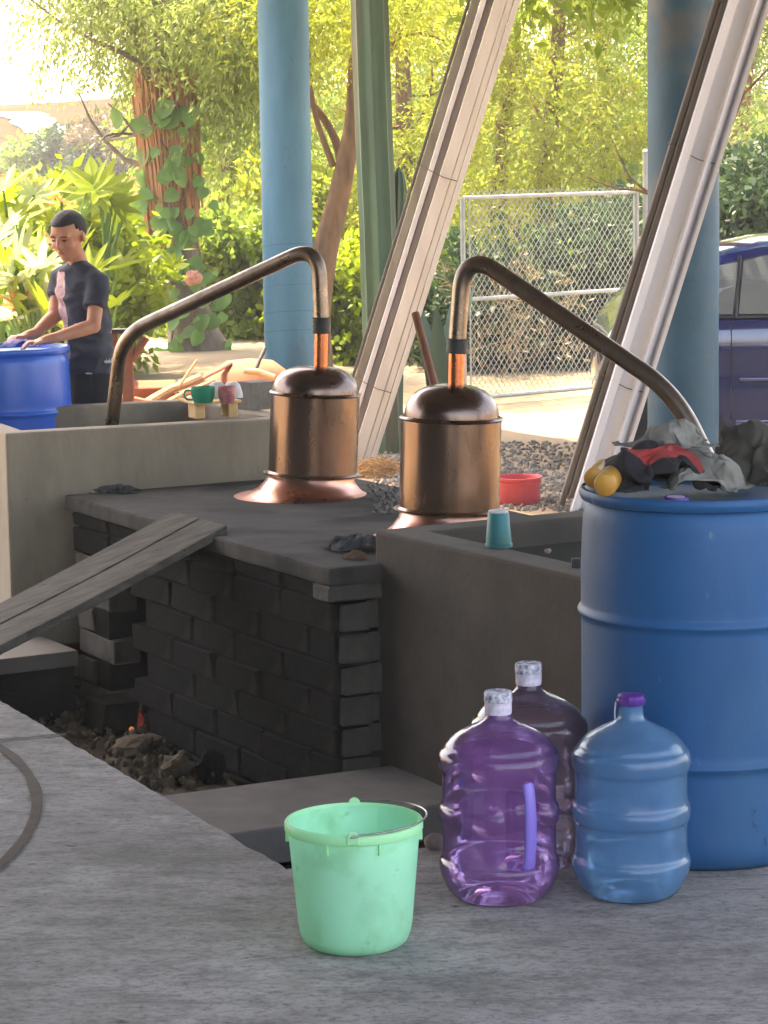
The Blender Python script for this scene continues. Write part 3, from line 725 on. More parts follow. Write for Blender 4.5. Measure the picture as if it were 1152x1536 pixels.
# ---------------------------------------------------------------- water jugs
def jug(front_px, m, label, cap_m, handle=False, cap='wrap', sc=1.0):
    f = atz(*front_px, 0); r0 = .095
    c = Vector((f.x * (1 + r0 / f.y), f.y + r0, 0))
    t = thing('water_jug', c, label, 'water jug')
    P = [(.002, .022), (.05, .016), (.08, .004), (.092, .0), (.104, .006), (.118, .022), (.129, .046), (.1345, .066), (.1355, .078), (.1335, .088), (.129, .094),
         (.1275, .104), (.1272, .135), (.1275, .165), (.129, .172), (.1335, .178), (.1352, .188), (.1352, .200), (.1335, .209), (.129, .215), (.1275, .224),
         (.1272, .25), (.1275, .284), (.129, .290), (.1335, .297), (.1352, .308), (.1352, .322), (.132, .333), (.124, .340), (.121, .345), (.118, .352),
         (.104, .366), (.084, .379), (.060, .391), (.044, .398), (.034, .404), (.0295, .412), (.028, .42), (.028, .438), (.0295, .441), (.0295, .447), (.027, .449)]
    # refine
    prof = []
    for i in range(len(P) - 1):
        for k in range(2): prof.append((P[i][0] + (P[i + 1][0] - P[i][0]) * k / 2, P[i][1] + (P[i + 1][1] - P[i][1]) * k / 2))
    prof.append(P[-1])
    prof = [(r * sc, z * sc) for r, z in prof]
    ha = -math.pi / 2 + R(29)
    def mod(r, z, th):
        q = r
        if handle and .085 < z < .285:
            d = (th - ha + math.pi) % (2 * math.pi) - math.pi
            wz = sstep(.085, .12, z) * (1 - sstep(.25, .285, z)); wt = 1 - sstep(.25, .5, abs(d))
            q = r - .05 * wz * wt
        return q * (1 + .004 * noise.noise(Vector((math.cos(th) * 2, math.sin(th) * 2, z * 9 + f.x * 9))))
    MB().lathe(prof, c, 96 if handle else 64, mod=mod).build('bottle', m, t, smooth=60)
    if handle:
        pts = []
        for k in range(15):
            z = .088 + .197 * k / 14; rr = .118 + .014 * math.sin(math.pi * k / 14) ** .5
            pts.append(c + Vector((rr * math.cos(ha), rr * math.sin(ha), z)))
        MB().tube(pts, .0145, 14, flat=.62, up=(math.cos(ha), math.sin(ha), 0)).build('handle', m_handle, t, smooth=True)
    z0 = .424 * sc
    if cap == 'wrap':
        o = MB().lathe([(.0312, z0 + .022), (.0318, z0 + .026), (.0318, z0 + .040), (.030, z0 + .0445), (.026, z0 + .043), (.001, z0 + .042)], c, 32).build('cap', cap_m, t, smooth=40)
        MB().lathe([(.0295, z0 - .006), (.0305, z0), (.0305, z0 + .02), (.0315, z0 + .022)], c, 32).build('cap_skirt', m_capwhite, o, smooth=40)
    else:
        MB().lathe([(.0305, z0 + .016), (.0322, z0 + .018), (.0322, z0 + .026), (.0295, z0 + .028), (.029, z0 + .036), (.025, z0 + .039), (.001, z0 + .039)], c, 28,
                   mod=lambda r, z, th: r * (1 + .03 * math.cos(14 * th))).build('cap', cap_m, t, smooth=40)
        MB().tube([c + Vector((-.034, 0, z0 + .022)), c + Vector((-.0365, -.002, z0 + .0)), c + Vector((-.036, -.002, z0 - .02))], .0018, 6).build('seal_tab', m_capwhite, t)
    return t
jug((750, 1361), m_purple, 'clear purple water jug with lilac handle and white wrapped cap', m_caplabel, handle=True)
jug((947, 1357), m_bluejug, 'cloudy blue water jug with purple cap in front of the barrel', m_cappurple, cap='plain', sc=.985)
jug((795, 1309), m_palejug, 'pale mauve clear water jug with white cap against the dark cistern', m_caplabel, sc=1.02)

# round pale stone beside the jugs at the floor's edge
q = atz(652, 1277, 0)
tag(MB().blob(q + Vector((0, .02, .018)), (.024, .02, .022), 16, 10, nz=.2, nsc=1.5).build('stone', m_stone, origin=q, smooth=True), 'round pale stone at the floor edge beside the purple jug', 'stone')

# ---------------------------------------------------------------- green bucket
f = atz(534, 1437, 0); rb = .108; bk = Vector((f.x * (1 + rb / f.y), f.y + rb, 0)); hB = .268
bu = thing('bucket', bk, 'translucent mint green plastic bucket with wire handle on the floor', 'bucket')
rt = .141
prof = [(.001, .006), (.085, .006), (.100, .002), (.110, .010), (.117, .026), (.1215, .05)] + [(.1215 + (rt - .1215) * k / 10, .05 + (hB - .05) * k / 10) for k in range(1, 11)]
inner = [(r - .003, z + .002) for r, z in prof[::-1]]
MB().lathe(prof + inner[:-1] + [(.001, .010)], bk, 64).build('pail', m_bucket, bu, smooth=45)
MB().lathe([(rt - .002, hB - .022), (rt + .004, hB - .020), (rt + .0055, hB - .016), (rt + .0055, hB - .003), (rt + .003, hB + .001), (rt - .003, hB + .001), (rt - .004, hB - .004)], bk, 64).build('rim', m_bucket_rim, bu, smooth=45)
RB = rt + .006
for th in (-90, 90):
    d = Vector((math.cos(R(th)), math.sin(R(th)), 0)); s_ = Vector((-d.y, d.x, 0))
    p = bk + d * RB + Vector((0, 0, hB - .004))
    mb = MB(); ring_ = []
    for k in range(13):
        a_ = math.pi * k / 12; ring_.append((math.cos(a_) * .013, math.sin(a_) * .015))
    ring_ = [(.013, -.012)] + ring_ + [(-.013, -.012)]
    n = len(ring_); vs = [p + s_ * a_ + Z * b2 + d * q for q in (-.004, .004) for a_, b2 in ring_]
    mb.add(vs, [tuple(range(n))[::-1], tuple(range(n, 2 * n))] + [(i, (i + 1) % n, (i + 1) % n + n, i + n) for i in range(n)]); mb.build('ear', m_bucket_rim, bu, bevel=.0015, bseg=1)
for th in (-113, -67, -180, 0, 67, 113):
    d = Vector((math.cos(R(th)), math.sin(R(th)), 0)); s_ = Vector((-d.y, d.x, 0))
    q = bk + d * (rt - .0005) + Vector((0, 0, hB - .03)); MB().obox(q, d * .004, s_ * (.003 if abs(th) in (113, 67) else .006), Z * .014).build('rib', m_bucket_rim, bu)
pts = []
for k in range(33):
    th = -math.pi / 2 + math.pi * k / 32
    rr = RB + .003
    pts.append(bk + Vector((rr * math.cos(th) * 1.03, rr * math.sin(th), hB + .004 + .006 * math.sin(math.pi * k / 32))))
MB().tube(pts, .0022, 8).build('bail', m_wire, bu, smooth=True)
MB().tube([bk + Vector((.012, -RB - .006, hB + .003)), bk + Vector((-.004, -RB - .006, hB + .001)), bk + Vector((-.004, -RB + .006, hB + .001))], .0022, 8).build('bail_hook', m_wire, bu)

# ---------------------------------------------------------------- things on the dark cistern's rim
q = atz(748, 820, ZT)
cup = thing('cup', q, 'upturned teal plastic cup with broken white bottom on the dark cistern rim', 'cup')
MB().lathe([(.0425, .0), (.0445, .001), (.0445, .010), (.0415, .012), (.0405, .03), (.034, .108), (.031, .112)], q, 36).build('body', m_teal, cup, smooth=40)
MB().lathe([(.0312, .110), (.033, .114), (.031, .118), (.024, .114), (.014, .117), (.001, .111)], q, 28, mod=lambda r, z, th: r * (1 + .06 * noise.noise(Vector((math.cos(th) * 3, math.sin(th) * 3, z * 30))))).build('broken_bottom', m_white, cup)
q = atz(864, 851, ZT)
tag(MB().obox(q + Vector((0, 0, .014)), (.014, 0, 0), (0, .012, 0), (0, 0, .014)).build('iron_peg', m_tape, origin=q, bevel=.004), 'dark iron peg on the dark cistern rim next to the barrel', 'peg')
q = atz(822, 829, ZT)
tag(MB().blob(q + Vector((0, 0, .006)), (.012, .01, .008), 10, 6, nz=.4, nsc=2).build('pebble', m_stone, origin=q), 'small pebble on the dark cistern rim behind the teal cup', 'pebble')

# ---------------------------------------------------------------- cloth
def remeshed(mb, name, m, parent, voxel, it=4, fac=.5, disp=None):
    tmp = mb.build('tmp_shape', m if not isinstance(m, list) else m[0])
    r = tmp.modifiers.new('r', 'REMESH'); r.mode = 'VOXEL'; r.voxel_size = voxel
    sm = tmp.modifiers.new('s', 'SMOOTH'); sm.iterations = it; sm.factor = fac
    dg = bpy.context.evaluated_depsgraph_get(); me = bpy.data.meshes.new_from_object(tmp.evaluated_get(dg)); bpy.data.objects.remove(tmp)
    me.name = name; me.materials.clear()
    for x in (m if isinstance(m, list) else [m]): me.materials.append(x)
    o0 = root_loc(parent)
    co = np.empty(len(me.vertices) * 3, 'f'); me.vertices.foreach_get('co', co); co = co.reshape(-1, 3)
    if disp is not None: co = np.array([disp(Vector(p)) for p in co], 'f')
    co -= np.array(o0, 'f'); me.vertices.foreach_set('co', co.ravel()); me.update()
    me.polygons.foreach_set('use_smooth', [True] * len(me.polygons))
    o = bpy.data.objects.new(name, me); COL.objects.link(o); o.parent = parent; return o
def cloth_heap(c, rx, ry, h, m, name, parent, seed=0, n=56, fold=1.0, rot=0, flatten=0, freq=1.0):
    """a crumpled piece of cloth: many soft rolled folds thrown over one another, grown together into one skin"""
    rnd = random.Random(seed * 17 + 3); mb = MB(); c = Vector(c)
    s_ = min(rx, ry, max(h * 1.6, .02))
    def top(x, y):
        t = min(1, (x / rx) ** 2 + (y / ry) ** 2); return h * .72 * (1 - t) ** .6
    mb.blob(c + Z * h * .18, (rx * .86, ry * .86, h * .5), 20, 12, nz=.35, nsc=1.6, seed=seed)
    nf = int(13 + 9 * freq)
    for k in range(nf):
        a0 = rnd.uniform(0, 6.283); r0 = math.sqrt(rnd.random()) * .75; x, y = rx * r0 * math.cos(a0), ry * r0 * math.sin(a0)
        d = rnd.uniform(0, 6.283); cur = rnd.gauss(0, .55); L = s_ * rnd.uniform(.9, 2.0); pts = []; rr = []; fr_ = s_ * rnd.uniform(.07, .15) * (.8 + .3 * fold)
        ns = 9
        for j in range(ns):
            t = min(1.0, math.hypot(x / rx, y / ry))
            if t > .98: x *= .97 / t; y *= .97 / t
            pts.append(c + Vector((x, y, top(x, y) + fr_ * .25 + h * .10 * math.sin(j * .9 + k)))); rr.append(fr_ * (.55 + .45 * math.sin(math.pi * (j + .5) / ns)) * rnd.uniform(.85, 1.15))
            x += L / ns * math.cos(d); y += L / ns * math.sin(d); d += cur + rnd.gauss(0, .25)
        mb.tube(pts, rr, 10, flat=rnd.uniform(.55, 1.0))
    vox = max(.003, s_ * .032)
    def crease(p):
        q = (p - c) * (2.6 / s_) * (.8 + .2 * freq) * .62; q = Vector((q.x, q.y, q.z * .6)) + Vector((seed, 0, 0))
        wv = Vector((noise.noise(q * .7), noise.noise(q * .7 + Vector((3, 1, 7))), noise.noise(q * .7 + Vector((9, 4, 2))))) * 1.1
        r1 = 1 - min(1, abs(noise.noise((q + wv) * 1.2)) * 3.2); r2 = 1 - min(1, abs(noise.noise((q + wv) * 2.5)) * 3.0)
        d_ = (p - c - Z * h * .1).normalized()
        return p + d_ * s_ * fold * (.085 * r1 + .045 * r2 - .05)
    if parent is None:
        hold = bpy.data.objects.new('hold', None); hold.location = c
        o = remeshed(mb, name, m, hold, vox, 1, .5, crease); o.parent = None; o.location = c; bpy.data.objects.remove(hold)
    else: o = remeshed(mb, name, m, parent, vox, 1, .5, crease)
    return o
ZD = hz
def ond(px, py, dz=0): q = atz(px, py, ZD + dz); return q
yb = bc.y
g1 = aty(905, 690, yb - .10)
def draped(seed, size, n, squash, lumps, frames, mats, loc, rotz, name, label, cat, patch=None, h0=.10, sc=1.0):
    """a real piece of cloth: dropped crumpled on hidden lumps and left to settle"""
    made = []
    me = bpy.data.meshes.new('cloth_rest')
    flat = [((i / (n - 1) - .5) * size, (j / (n - 1) - .5) * size, h0) for j in range(n) for i in range(n)]
    fs = [(j * n + i, j * n + i + 1, (j + 1) * n + i + 1, (j + 1) * n + i) for j in range(n - 1) for i in range(n - 1)]
    me.from_pydata(flat, [], fs); o = bpy.data.objects.new('cloth_rest', me); COL.objects.link(o); made.append(o)
    o.shape_key_add(name='Basis'); k = o.shape_key_add(name='crumple')
    for i, (x, y, z) in enumerate(flat):
        p = Vector((x * 9 * .5 / size + seed * 3.3, y * 9 * .5 / size, seed))
        k.data[i].co = (x * squash, y * squash, h0 + size * .3 * noise.noise(p * .55) + .2 * size * noise.noise(p * 1.2))
    k.value = 1.0
    m_ = o.modifiers.new('c', 'CLOTH'); st_ = m_.settings
    st_.quality = 5; st_.mass = .25; st_.tension_stiffness = 12; st_.compression_stiffness = 12; st_.bending_stiffness = .07; st_.shear_stiffness = 5
    st_.rest_shape_key = o.data.shape_keys.key_blocks['Basis']
    cs = m_.collision_settings; cs.collision_quality = 3; cs.distance_min = .004; cs.use_self_collision = False
    pm = bpy.data.meshes.new('rest_plane'); pm.from_pydata([(-1, -1, 0), (1, -1, 0), (1, 1, 0), (-1, 1, 0)], [], [(0, 1, 2, 3)])
    cols = [bpy.data.objects.new('rest_plane', pm)]
    for c, r in lumps:
        mb = MB(); mb.blob(c, r, 16, 10); b = mb.build('rest_lump', m_stone); COL.objects.unlink(b); cols.append(b)
    for b in cols:
        COL.objects.link(b); b.modifiers.new('x', 'COLLISION'); b.collision.thickness_outer = .005; b.collision.cloth_friction = 30; made.append(b)
    for f in range(1, frames + 1): scene.frame_set(f)
    dg = bpy.context.evaluated_depsgraph_get(); out = bpy.data.meshes.new_from_object(o.evaluated_get(dg)); out.name = name
    for b in made: bpy.data.objects.remove(b)
    scene.frame_set(1)
    if out.shape_keys: pass
    out.materials.clear()
    for x in mats: out.materials.append(x)
    if patch:
        for pl in out.polygons:
            a_, b2 = (pl.index % (n - 1)) / (n - 1), (pl.index // (n - 1)) / (n - 1)
            if patch[0] < a_ < patch[1] and patch[2] < b2 < patch[3]: pl.material_index = 1
    out.polygons.foreach_set('use_smooth', [True] * len(out.polygons))
    r = bpy.data.objects.new(name, out); COL.objects.link(r); r.location = loc; r.rotation_euler = (0, 0, rotz); r.scale = (sc, sc, sc)
    so2 = r.modifiers.new('thick', 'SOLIDIFY'); so2.thickness = .003; ss = r.modifiers.new('sub', 'SUBSURF'); ss.levels = ss.render_levels = 1
    return tag(r, label, cat)
ZL = ZD - .001
def rl(seed, n, rx, ry, h, r0=.020, r1=.042):
    rnd = random.Random(seed); out = []
    for k in range(n):
        r = math.sqrt(rnd.random()) * .9; th = rnd.uniform(0, 6.283); out.append(((rx * r * math.cos(th), ry * r * math.sin(th), h * (1 - r * r) * rnd.uniform(.55, 1)), rnd.uniform(r0, r1)))
    return out
draped(3, .48, 42, .6, rl(3, 13, .13, .10, .095), 38, [m_cloth_black, m_cloth_red], Vector((aty(975, 700, yb - .06).x, yb - .05, ZL)), .2, 'shirt',
       'crumpled black shirt with faded red print piled on the big blue barrel', 'shirt', patch=(.40, .72, .14, .46), h0=.16)
draped(8, .40, 42, .62, rl(8, 12, .10, .10, .075, .016, .034), 38, [m_cloth_grey], Vector((aty(1058, 700, yb - .08).x, yb - .05, ZL)), 1.1, 'grey_cloth',
       'crumpled grey cloth lying between the black shirt and the dark trousers', 'cloth', h0=.14)
draped(19, .30, 38, .62, rl(19, 7, .07, .06, .05, .016, .03), 36, [m_cloth_grey], Vector((aty(1012, 660, yb).x, yb + .04, ZL + .085)), 2.1, 'light_grey_cloth',
       'lighter grey rag thrown over the black shirt at the pipe end', 'cloth', h0=.12)
draped(15, .48, 38, .6, rl(15, 12, .085, .09, .15, .03, .05), 38, [m_cloth_olive], Vector((aty(1136, 690, yb + .02).x, yb + .05, ZL)), .7, 'trousers_heap',
       'dark olive trousers bunched in a tall hump on the big barrel', 'trousers', h0=.22)
def gourd(pA, pB, r0, r1, label):
    d = (pB - pA).normalized()
    o = MB().tube([pA - d * r0 * .1, pA, pA.lerp(pB, .1), pA.lerp(pB, .5), pB, pB + d * r1 * .6], [r0 * .9, r0 * .985, r0, (r0 + r1) / 2 * 1.02, r1, r1 * .4], 24).build('mallet_head', m_yellow, origin=pA, smooth=60)
    return tag(o, label, 'mallet')
gA = Vector((aty(907, 712, yb - .16).x, yb - .175, ZD + .027)); gourd(gA, gA + Vector((.03, .12, .01)), .0275, .026, 'yellow wooden mallet head, round end facing out beside the black shirt')
gB = Vector((aty(893, 690, yb - .12).x, yb - .06, ZD + .03)); gourd(gB + Vector((-.004, -.06, .006)), gB + Vector((.03, .06, .016)), .024, .022, 'yellow wooden mallet head lying higher behind the other one')

# sooty rags and bits on the furnace top
q = atz(520, 826, ZF)
rag = draped(22, .32, 40, .62, rl(22, 14, .10, .10, .035, .010, .022), 34, [m_cloth_soot], q + Vector((.02, .03, .001)), .5, 'rag', 'sooty black rag heaped on the furnace corner next to the dark cistern', 'rag', h0=.09)
q2 = atz(532, 838, ZF); tag(cloth_heap(q2 + Vector((0, -.01, 0)), .045, .02, .036, m_rust, 'brown_rag', None, 37, 48, 1.0), 'small brown rag in front of the sooty heap on the furnace', 'rag')
q = atz(176, 739, ZF)
tag(cloth_heap(q, .105, .05, .035, m_cloth_soot, 'flat_rag', None, 41, 64, 1.0, freq=1.5), 'flat charred rag lying at the far corner of the furnace top', 'rag')
q = atz(601, 787, ZF + .03); tag(MB().blob(q, (.026, .02, .016), 14, 8, nz=.5, nsc=2.2).build('wax_lump', m_wood, origin=q - Vector((0, 0, .016)), smooth=True), 'pale lump of sealing dough under the skirt of the still behind the cistern', 'dough')

# ---------------------------------------------------------------- boards and folded sheet leaning at the shed's edge
def leaning_frame(bot, top, toward):
    d = (top - bot).normalized(); f = (toward - toward.dot(d) * d).normalized(); s_ = d.cross(f).normalized()
    if s_.x < 0: s_ = -s_
    return d, s_, f                    # along, across (to the right), out towards the viewer
def bundle(bl, br, tl, tr, Yb, Yt, pieces, label, name, ties):
    b0 = aty(*bl, Yb); b1 = aty(*br, Yb); t0 = aty(*tl, Yt); t1 = aty(*tr, Yt)
    bot = (b0 + b1) / 2; top = (t0 + t1) / 2
    d, s_, f = leaning_frame(bot, top, Vector((0, -1, 0)))
    W = (b1 - b0).dot(s_) * .5 + (t1 - t0).dot(s_) * .5
    L = (top - bot).length + .9
    bot = bot + d * ((gz(bot.x, bot.y) - bot.z) / d.z)
    t = thing(name, bot, label, 'boards')
    for (nm, a_, b2, dep, th, m, ext) in pieces:
        c = bot + s_ * (W * ((a_ + b2) / 2 - .5)) + d * (L / 2 + ext) + f * (dep - th / 2)
        MB().obox(c, s_ * (W * (b2 - a_) / 2 - .0015), f * th / 2, d * L / 2).build(nm, m, t, bevel=.004, bseg=1)
    for h in ties:
        c = bot + d * h
        pts = [c + s_ * (W * .5 + .004) - f * .05, c + s_ * (W * .5 + .004) + f * .05, c + f * .075 + s_ * W * .1, c - s_ * W * .2 + f * .07 + d * .015, c - s_ * (W * .5 + .004) + f * .03 + d * .03, c - s_ * (W * .5 + .004) - f * .05 + d * .03]
        MB().tube(pts, .0028, 6).build('wire_tie', m_wire_rust, t)
    return t, bot, d, s_, f, W, L
bundle((485, 695), (563, 697), (703, 0), (779, 0), 16.8, 16.3,
       [('board', .0, .07, .0, .06, m_boarddark, .0), ('board', .07, .25, .02, .05, m_boardolive, .03), ('board', .25, .36, .045, .05, m_boardwhite, -.02),
        ('board', .36, .50, .03, .05, m_boardmauve, .05), ('board', .50, .74, .062, .06, m_cream, .0), ('board', .74, .88, .058, .06, m_cream, .0), ('board', .88, 1.0, .066, .06, m_cream, .02)],
       'bundle of cream and white boards leaning beside the columnar cactus', 'board_bundle', (.55, 1.98))
t, bot, d, s_, f_, W, L = bundle((832, 768), (912, 776), (1073, 0), (1152, 2), 14.35, 13.9,
       [('board', .0, .12, .03, .07, m_boarddark, .0), ('board', .12, .24, .05, .07, m_boarddark, .06)],
       'dark boards and folded lilac-white sheet metal leaning across the worn blue column', 'board_bundle', (.75, 2.05))
prof = [(.23, .03), (.25, .10), (.40, .085), (.44, .045), (.68, .06), (.72, .10), (.74, .10), (.90, .03), (.93, .085), (1.0, .10), (1.0, .06)]
vs = []
for h in (-.02, L):
    for a_, q in prof: vs.append(bot + s_ * (W * (a_ - .5)) + f_ * q + d * h)
    for a_, q in prof: vs.append(bot + s_ * (W * (a_ - .5)) + f_ * (q - .006) + d * h)
n = len(prof); fs = []
for off in (0, n):
    fs += [(off + i, off + i + 1, off + i + 1 + 2 * n, off + i + 2 * n) for i in range(n - 1)]
fs += [(0, n, 3 * n, 2 * n), (n - 1, 3 * n - 1, 4 * n - 1, 2 * n - 1)] + [(i, i + 1, n + i + 1, n + i) for i in range(n - 1)]
MB().add(vs, fs).build('folded_sheet', m_channel, t)

# ---------------------------------------------------------------- chain-link gate
gBL = atz(697, 610, -.3); gBR = atz(955, 588, -.3); gd = (gBR - gBL); gd.z = 0; GW = gd.length; gd.normalize(); gn = Vector((gd.y, -gd.x, 0))
gate = thing('chain_link_gate', gBL, 'galvanised chain link gate panel standing open on the sunlit dirt', 'gate')
GP = lambda a_, z, o=0: gBL + gd * a_ + gn * o + Z * z
GH = 1.64
for a_, z0, z1, r in ((0.0, -.02, GH + .0, .020), (GW, -.02, GH + .02, .022)):
    MB().tube([GP(a_, z0), GP(a_, z1)], r, 10).build('upright', m_galv, gate, smooth=True)
for z in (.06, GH * .515, GH):
    MB().tube([GP(0, z), GP(GW, z + .012)], .017, 10).build('rail', m_galv, gate, smooth=True)
for a_ in (.05, GW - .05):
    MB().tube([GP(a_, .06, .02), GP(a_, GH - .01, .02)], .007, 6).build('tension_bar', m_galv, gate)
mb = MB(); dx, dz = .056, .074; sl2 = dz / dx
def clip_seg(a0, sgn):
    # line z = .06 + sgn*sl2*(a-a0) clipped to the gate
    pts = []
    lo, hi = .05, GW - .05
    zlo, zhi = .07, GH + .055
    aa = [lo, hi] + [a0 + (zlo - .06) / (sgn * sl2), a0 + (zhi - .06) / (sgn * sl2)]
    ok = [q for q in aa if lo - 1e-6 <= q <= hi + 1e-6 and zlo - 1e-6 <= .06 + sgn * sl2 * (q - a0) <= zhi + 1e-6]
    if len(ok) < 2: return None
    a1, a2 = min(ok), max(ok)
    return (a1, .06 + sgn * sl2 * (a1 - a0)), (a2, .06 + sgn * sl2 * (a2 - a0))
k = -80
while k < 120:
    for sgn in (1, -1):
        sg = clip_seg(k * dx + (0 if sgn > 0 else dx / 2), sgn)
        if sg and math.hypot(sg[1][0] - sg[0][0], sg[1][1] - sg[0][1]) > .03:
            (a1, z1), (a2, z2) = sg
            mb.tube([GP(a1, z1, .006 * sgn), GP((a1 + a2) / 2, (z1 + z2) / 2, .006 * sgn + .01 * math.sin(k)), GP(a2, z2, .006 * sgn)], 0.0028, 5, caps=False)
    k += 1
stuff(mb.build('chain_link_mesh', m_galv, gate, smooth=True))
po = GP(GW + .06, 0, .05)
post = thing('gate_post', po, 'taller galvanised post beside the chain link gate', 'post')
MB().tube([po - Z * .1, po + Z * 1.98], .026, 12).build('tube', m_galv, post, smooth=True)
MB().lathe([(.028, 1.97), (.028, 1.985), (.015, 2.0), (.001, 2.002)], po, 14).build('cap', m_galv, post)

# ---------------------------------------------------------------- parked car (rear half in view, the tail behind the column)
CY = 15.9
cg = gz(2.4, CY)
x0 = aty(915, 600, CY).x
car = thing('car', (x0 + 1.9, CY + .8, cg), 'dark blue parked car seen side-on behind the worn blue column', 'car')
CLn = 3.95; cw = 1.68
#     side section stations: (x, z_bottom, z_belt, z_roof, half width at belt, half width at roof)
st = [(0.0, .42, .80, .82, .66, .60), (.06, .34, .86, .95, .74, .60), (.25, .28, .93, 1.16, .81, .58), (.55, .24, .955, 1.34, .835, .57), (.95, .22, .955, 1.43, .84, .57), (1.4, .22, .945, 1.465, .84, .58),
      (1.9, .22, .935, 1.46, .84, .58), (2.3, .22, .925, 1.38, .84, .57), (2.65, .22, .92, 1.18, .835, .58), (2.95, .22, .91, .96, .82, .62), (3.4, .24, .86, .88, .80, .62), (3.75, .30, .74, .77, .74, .6), (3.95, .40, .60, .62, .62, .5)]
mb = MB(); vs = []; rows = 13
for (x, zb, zbelt, zr, wb, wr) in st:
    sec = [(0, zb), (wb * .75, zb), (wb * .97, zb + .05), (wb * 1.0, zb + .14), (wb * .975, zb + (zbelt - zb) * .45), (wb * .99, zb + (zbelt - zb) * .70), (wb * 1.0, zb + (zbelt - zb) * .83), (wb * .965, zbelt - .01),
           (wb * .93, zbelt), (wr * .4 + wb * .55, zbelt + (zr - zbelt) * .5), (wr * 1.02, zbelt + (zr - zbelt) * .9), (wr * .85, zr - .01), (0, zr + .012)]
    for (yy, zz) in sec: vs.append((x0 + x, CY + .84 - yy, cg + zz))
n = len(st)
fs = [(i * rows + k, i * rows + k + 1, (i + 1) * rows + k + 1, (i + 1) * rows + k) for i in range(n - 1) for k in range(rows - 1)]
o = len(vs); vs2 = [(x, 2 * (CY + .84) - y, z) for x, y, z in vs]
fs2 = [tuple(q + o for q in f[::-1]) for f in fs]
ends = [tuple(range(rows)) + tuple(o + k for k in range(rows - 1, -1, -1)), tuple((n - 1) * rows + k for k in range(rows - 1, -1, -1)) + tuple(o + (n - 1) * rows + k for k in range(rows))]
mb.add(vs + vs2, fs + fs2 + ends)
body = mb.build('body', m_carpaint, car, smooth=35, weld=True)
def side(x, zrel, off=.0):
    """point on the near flank at length x and height zrel"""
    for i in range(n - 1):
        if st[i][0] <= x <= st[i + 1][0]:
            t_ = (x - st[i][0]) / (st[i + 1][0] - st[i][0]); a_ = [p + (q - p) * t_ for p, q in zip(st[i], st[i + 1])]; break
    _, zb, zbelt, zr, wb, wr = a_
    sec = [(wb * .97, zb + .05), (wb * 1.0, zb + .14), (wb * .975, zb + (zbelt - zb) * .45), (wb * .99, zb + (zbelt - zb) * .70), (wb * 1.0, zb + (zbelt - zb) * .83), (wb * .965, zbelt - .01), (wb * .93, zbelt), (wr * .4 + wb * .55, zbelt + (zr - zbelt) * .5), (wr * 1.02, zbelt + (zr - zbelt) * .9), (wr * .85, zr - .01)]
    for (ya, za), (yb2, zb2) in zip(sec, sec[1:]):
        if za <= zrel <= zb2: 
            q = ya + (yb2 - ya) * (zrel - za) / max(1e-6, zb2 - za); return Vector((x0 + x, CY + .84 - q - off, cg + zrel))
    return Vector((x0 + x, CY + .84 - sec[-1][0] - off, cg + zrel))
def roof_at(x):
    for i in range(n - 1):
        if st[i][0] <= x <= st[i + 1][0]:
            t_ = (x - st[i][0]) / (st[i + 1][0] - st[i][0]); return st[i][3] + (st[i + 1][3] - st[i][3]) * t_, st[i][2] + (st[i + 1][2] - st[i][2]) * t_
def glass(name, xa, xb, cutl, cutr, m, inset, off):
    """glass pane between belt and roof: columns of points"""
    mb = MB(); vs = []; nc, nrw = 16, 8
    for i in range(nc + 1):
        x = xa + (xb - xa) * i / nc; zr, zb2 = roof_at(x)
        lo = zb2 + inset; hi = zr - .095
        for k in range(nrw + 1):
            t_ = k / nrw; z = lo + max(hi - lo, .004) * t_
            xx = x + cutl * (1 - i / nc) * t_ + cutr * (i / nc) * t_
            vs.append(side(min(max(xx, .05), 3.0), min(z, roof_at(min(max(xx, .05), 3.0))[0] - .07), off))
    mb.add(vs, [(i * (nrw + 1) + k, (i + 1) * (nrw + 1) + k, (i + 1) * (nrw + 1) + k + 1, i * (nrw + 1) + k + 1) for i in range(nc) for k in range(nrw)])
    return mb.build(name, m, car, smooth=True)
xq = aty(1080, 430, CY).x - x0; xd = aty(1105, 430, CY).x - x0
glass('window_surround', xq - .03, 2.55, 0, 0, m_cartrim, .008, .005)
glass('quarter_window', xq, xd - .015, .0, .05, m_carglass, .028, .012)
glass('rear_window', xd + .02, xd + .78, .05, 0, m_carglass, .028, .012)
glass('front_window', xd + .84, 2.5, 0, 0, m_carglass, .028, .012)
MB().tube([side(xd, .965, .014), side(xd + .05, 1.33, .016)], .012, 6).build('pillar_strip', m_cartrim, car)
MB().tube([side(x, roof_at(x)[1] + .006, .008) for x in np.linspace(xq - .04, 2.6, 20)], .011, 6).build('belt_strip', m_cartrim, body)
for xl in (xd + .80, xd - .03):
    MB().tube([side(xl, z, .001) for z in np.linspace(.34, .92, 12)], .004, 5).build('door_seam', m_cartrim, body)
MB().tube([side(x, .58, .012) for x in np.linspace(xd + .02, 2.6, 14)], .016, 8).build('side_moulding', m_carpaint, body, smooth=True)
MB().tube([side(x, .31, .004) for x in np.linspace(xq + .1, 2.75, 14)], .03, 8).build('sill', m_carpaint, body, smooth=True)
hx = xd + .62
MB().tube([side(hx, .79, .01), side(hx + .03, .795, .035), side(hx + .15, .795, .035), side(hx + .18, .79, .01)], .014, 8).build('door_handle', m_carpaint, body, smooth=True)
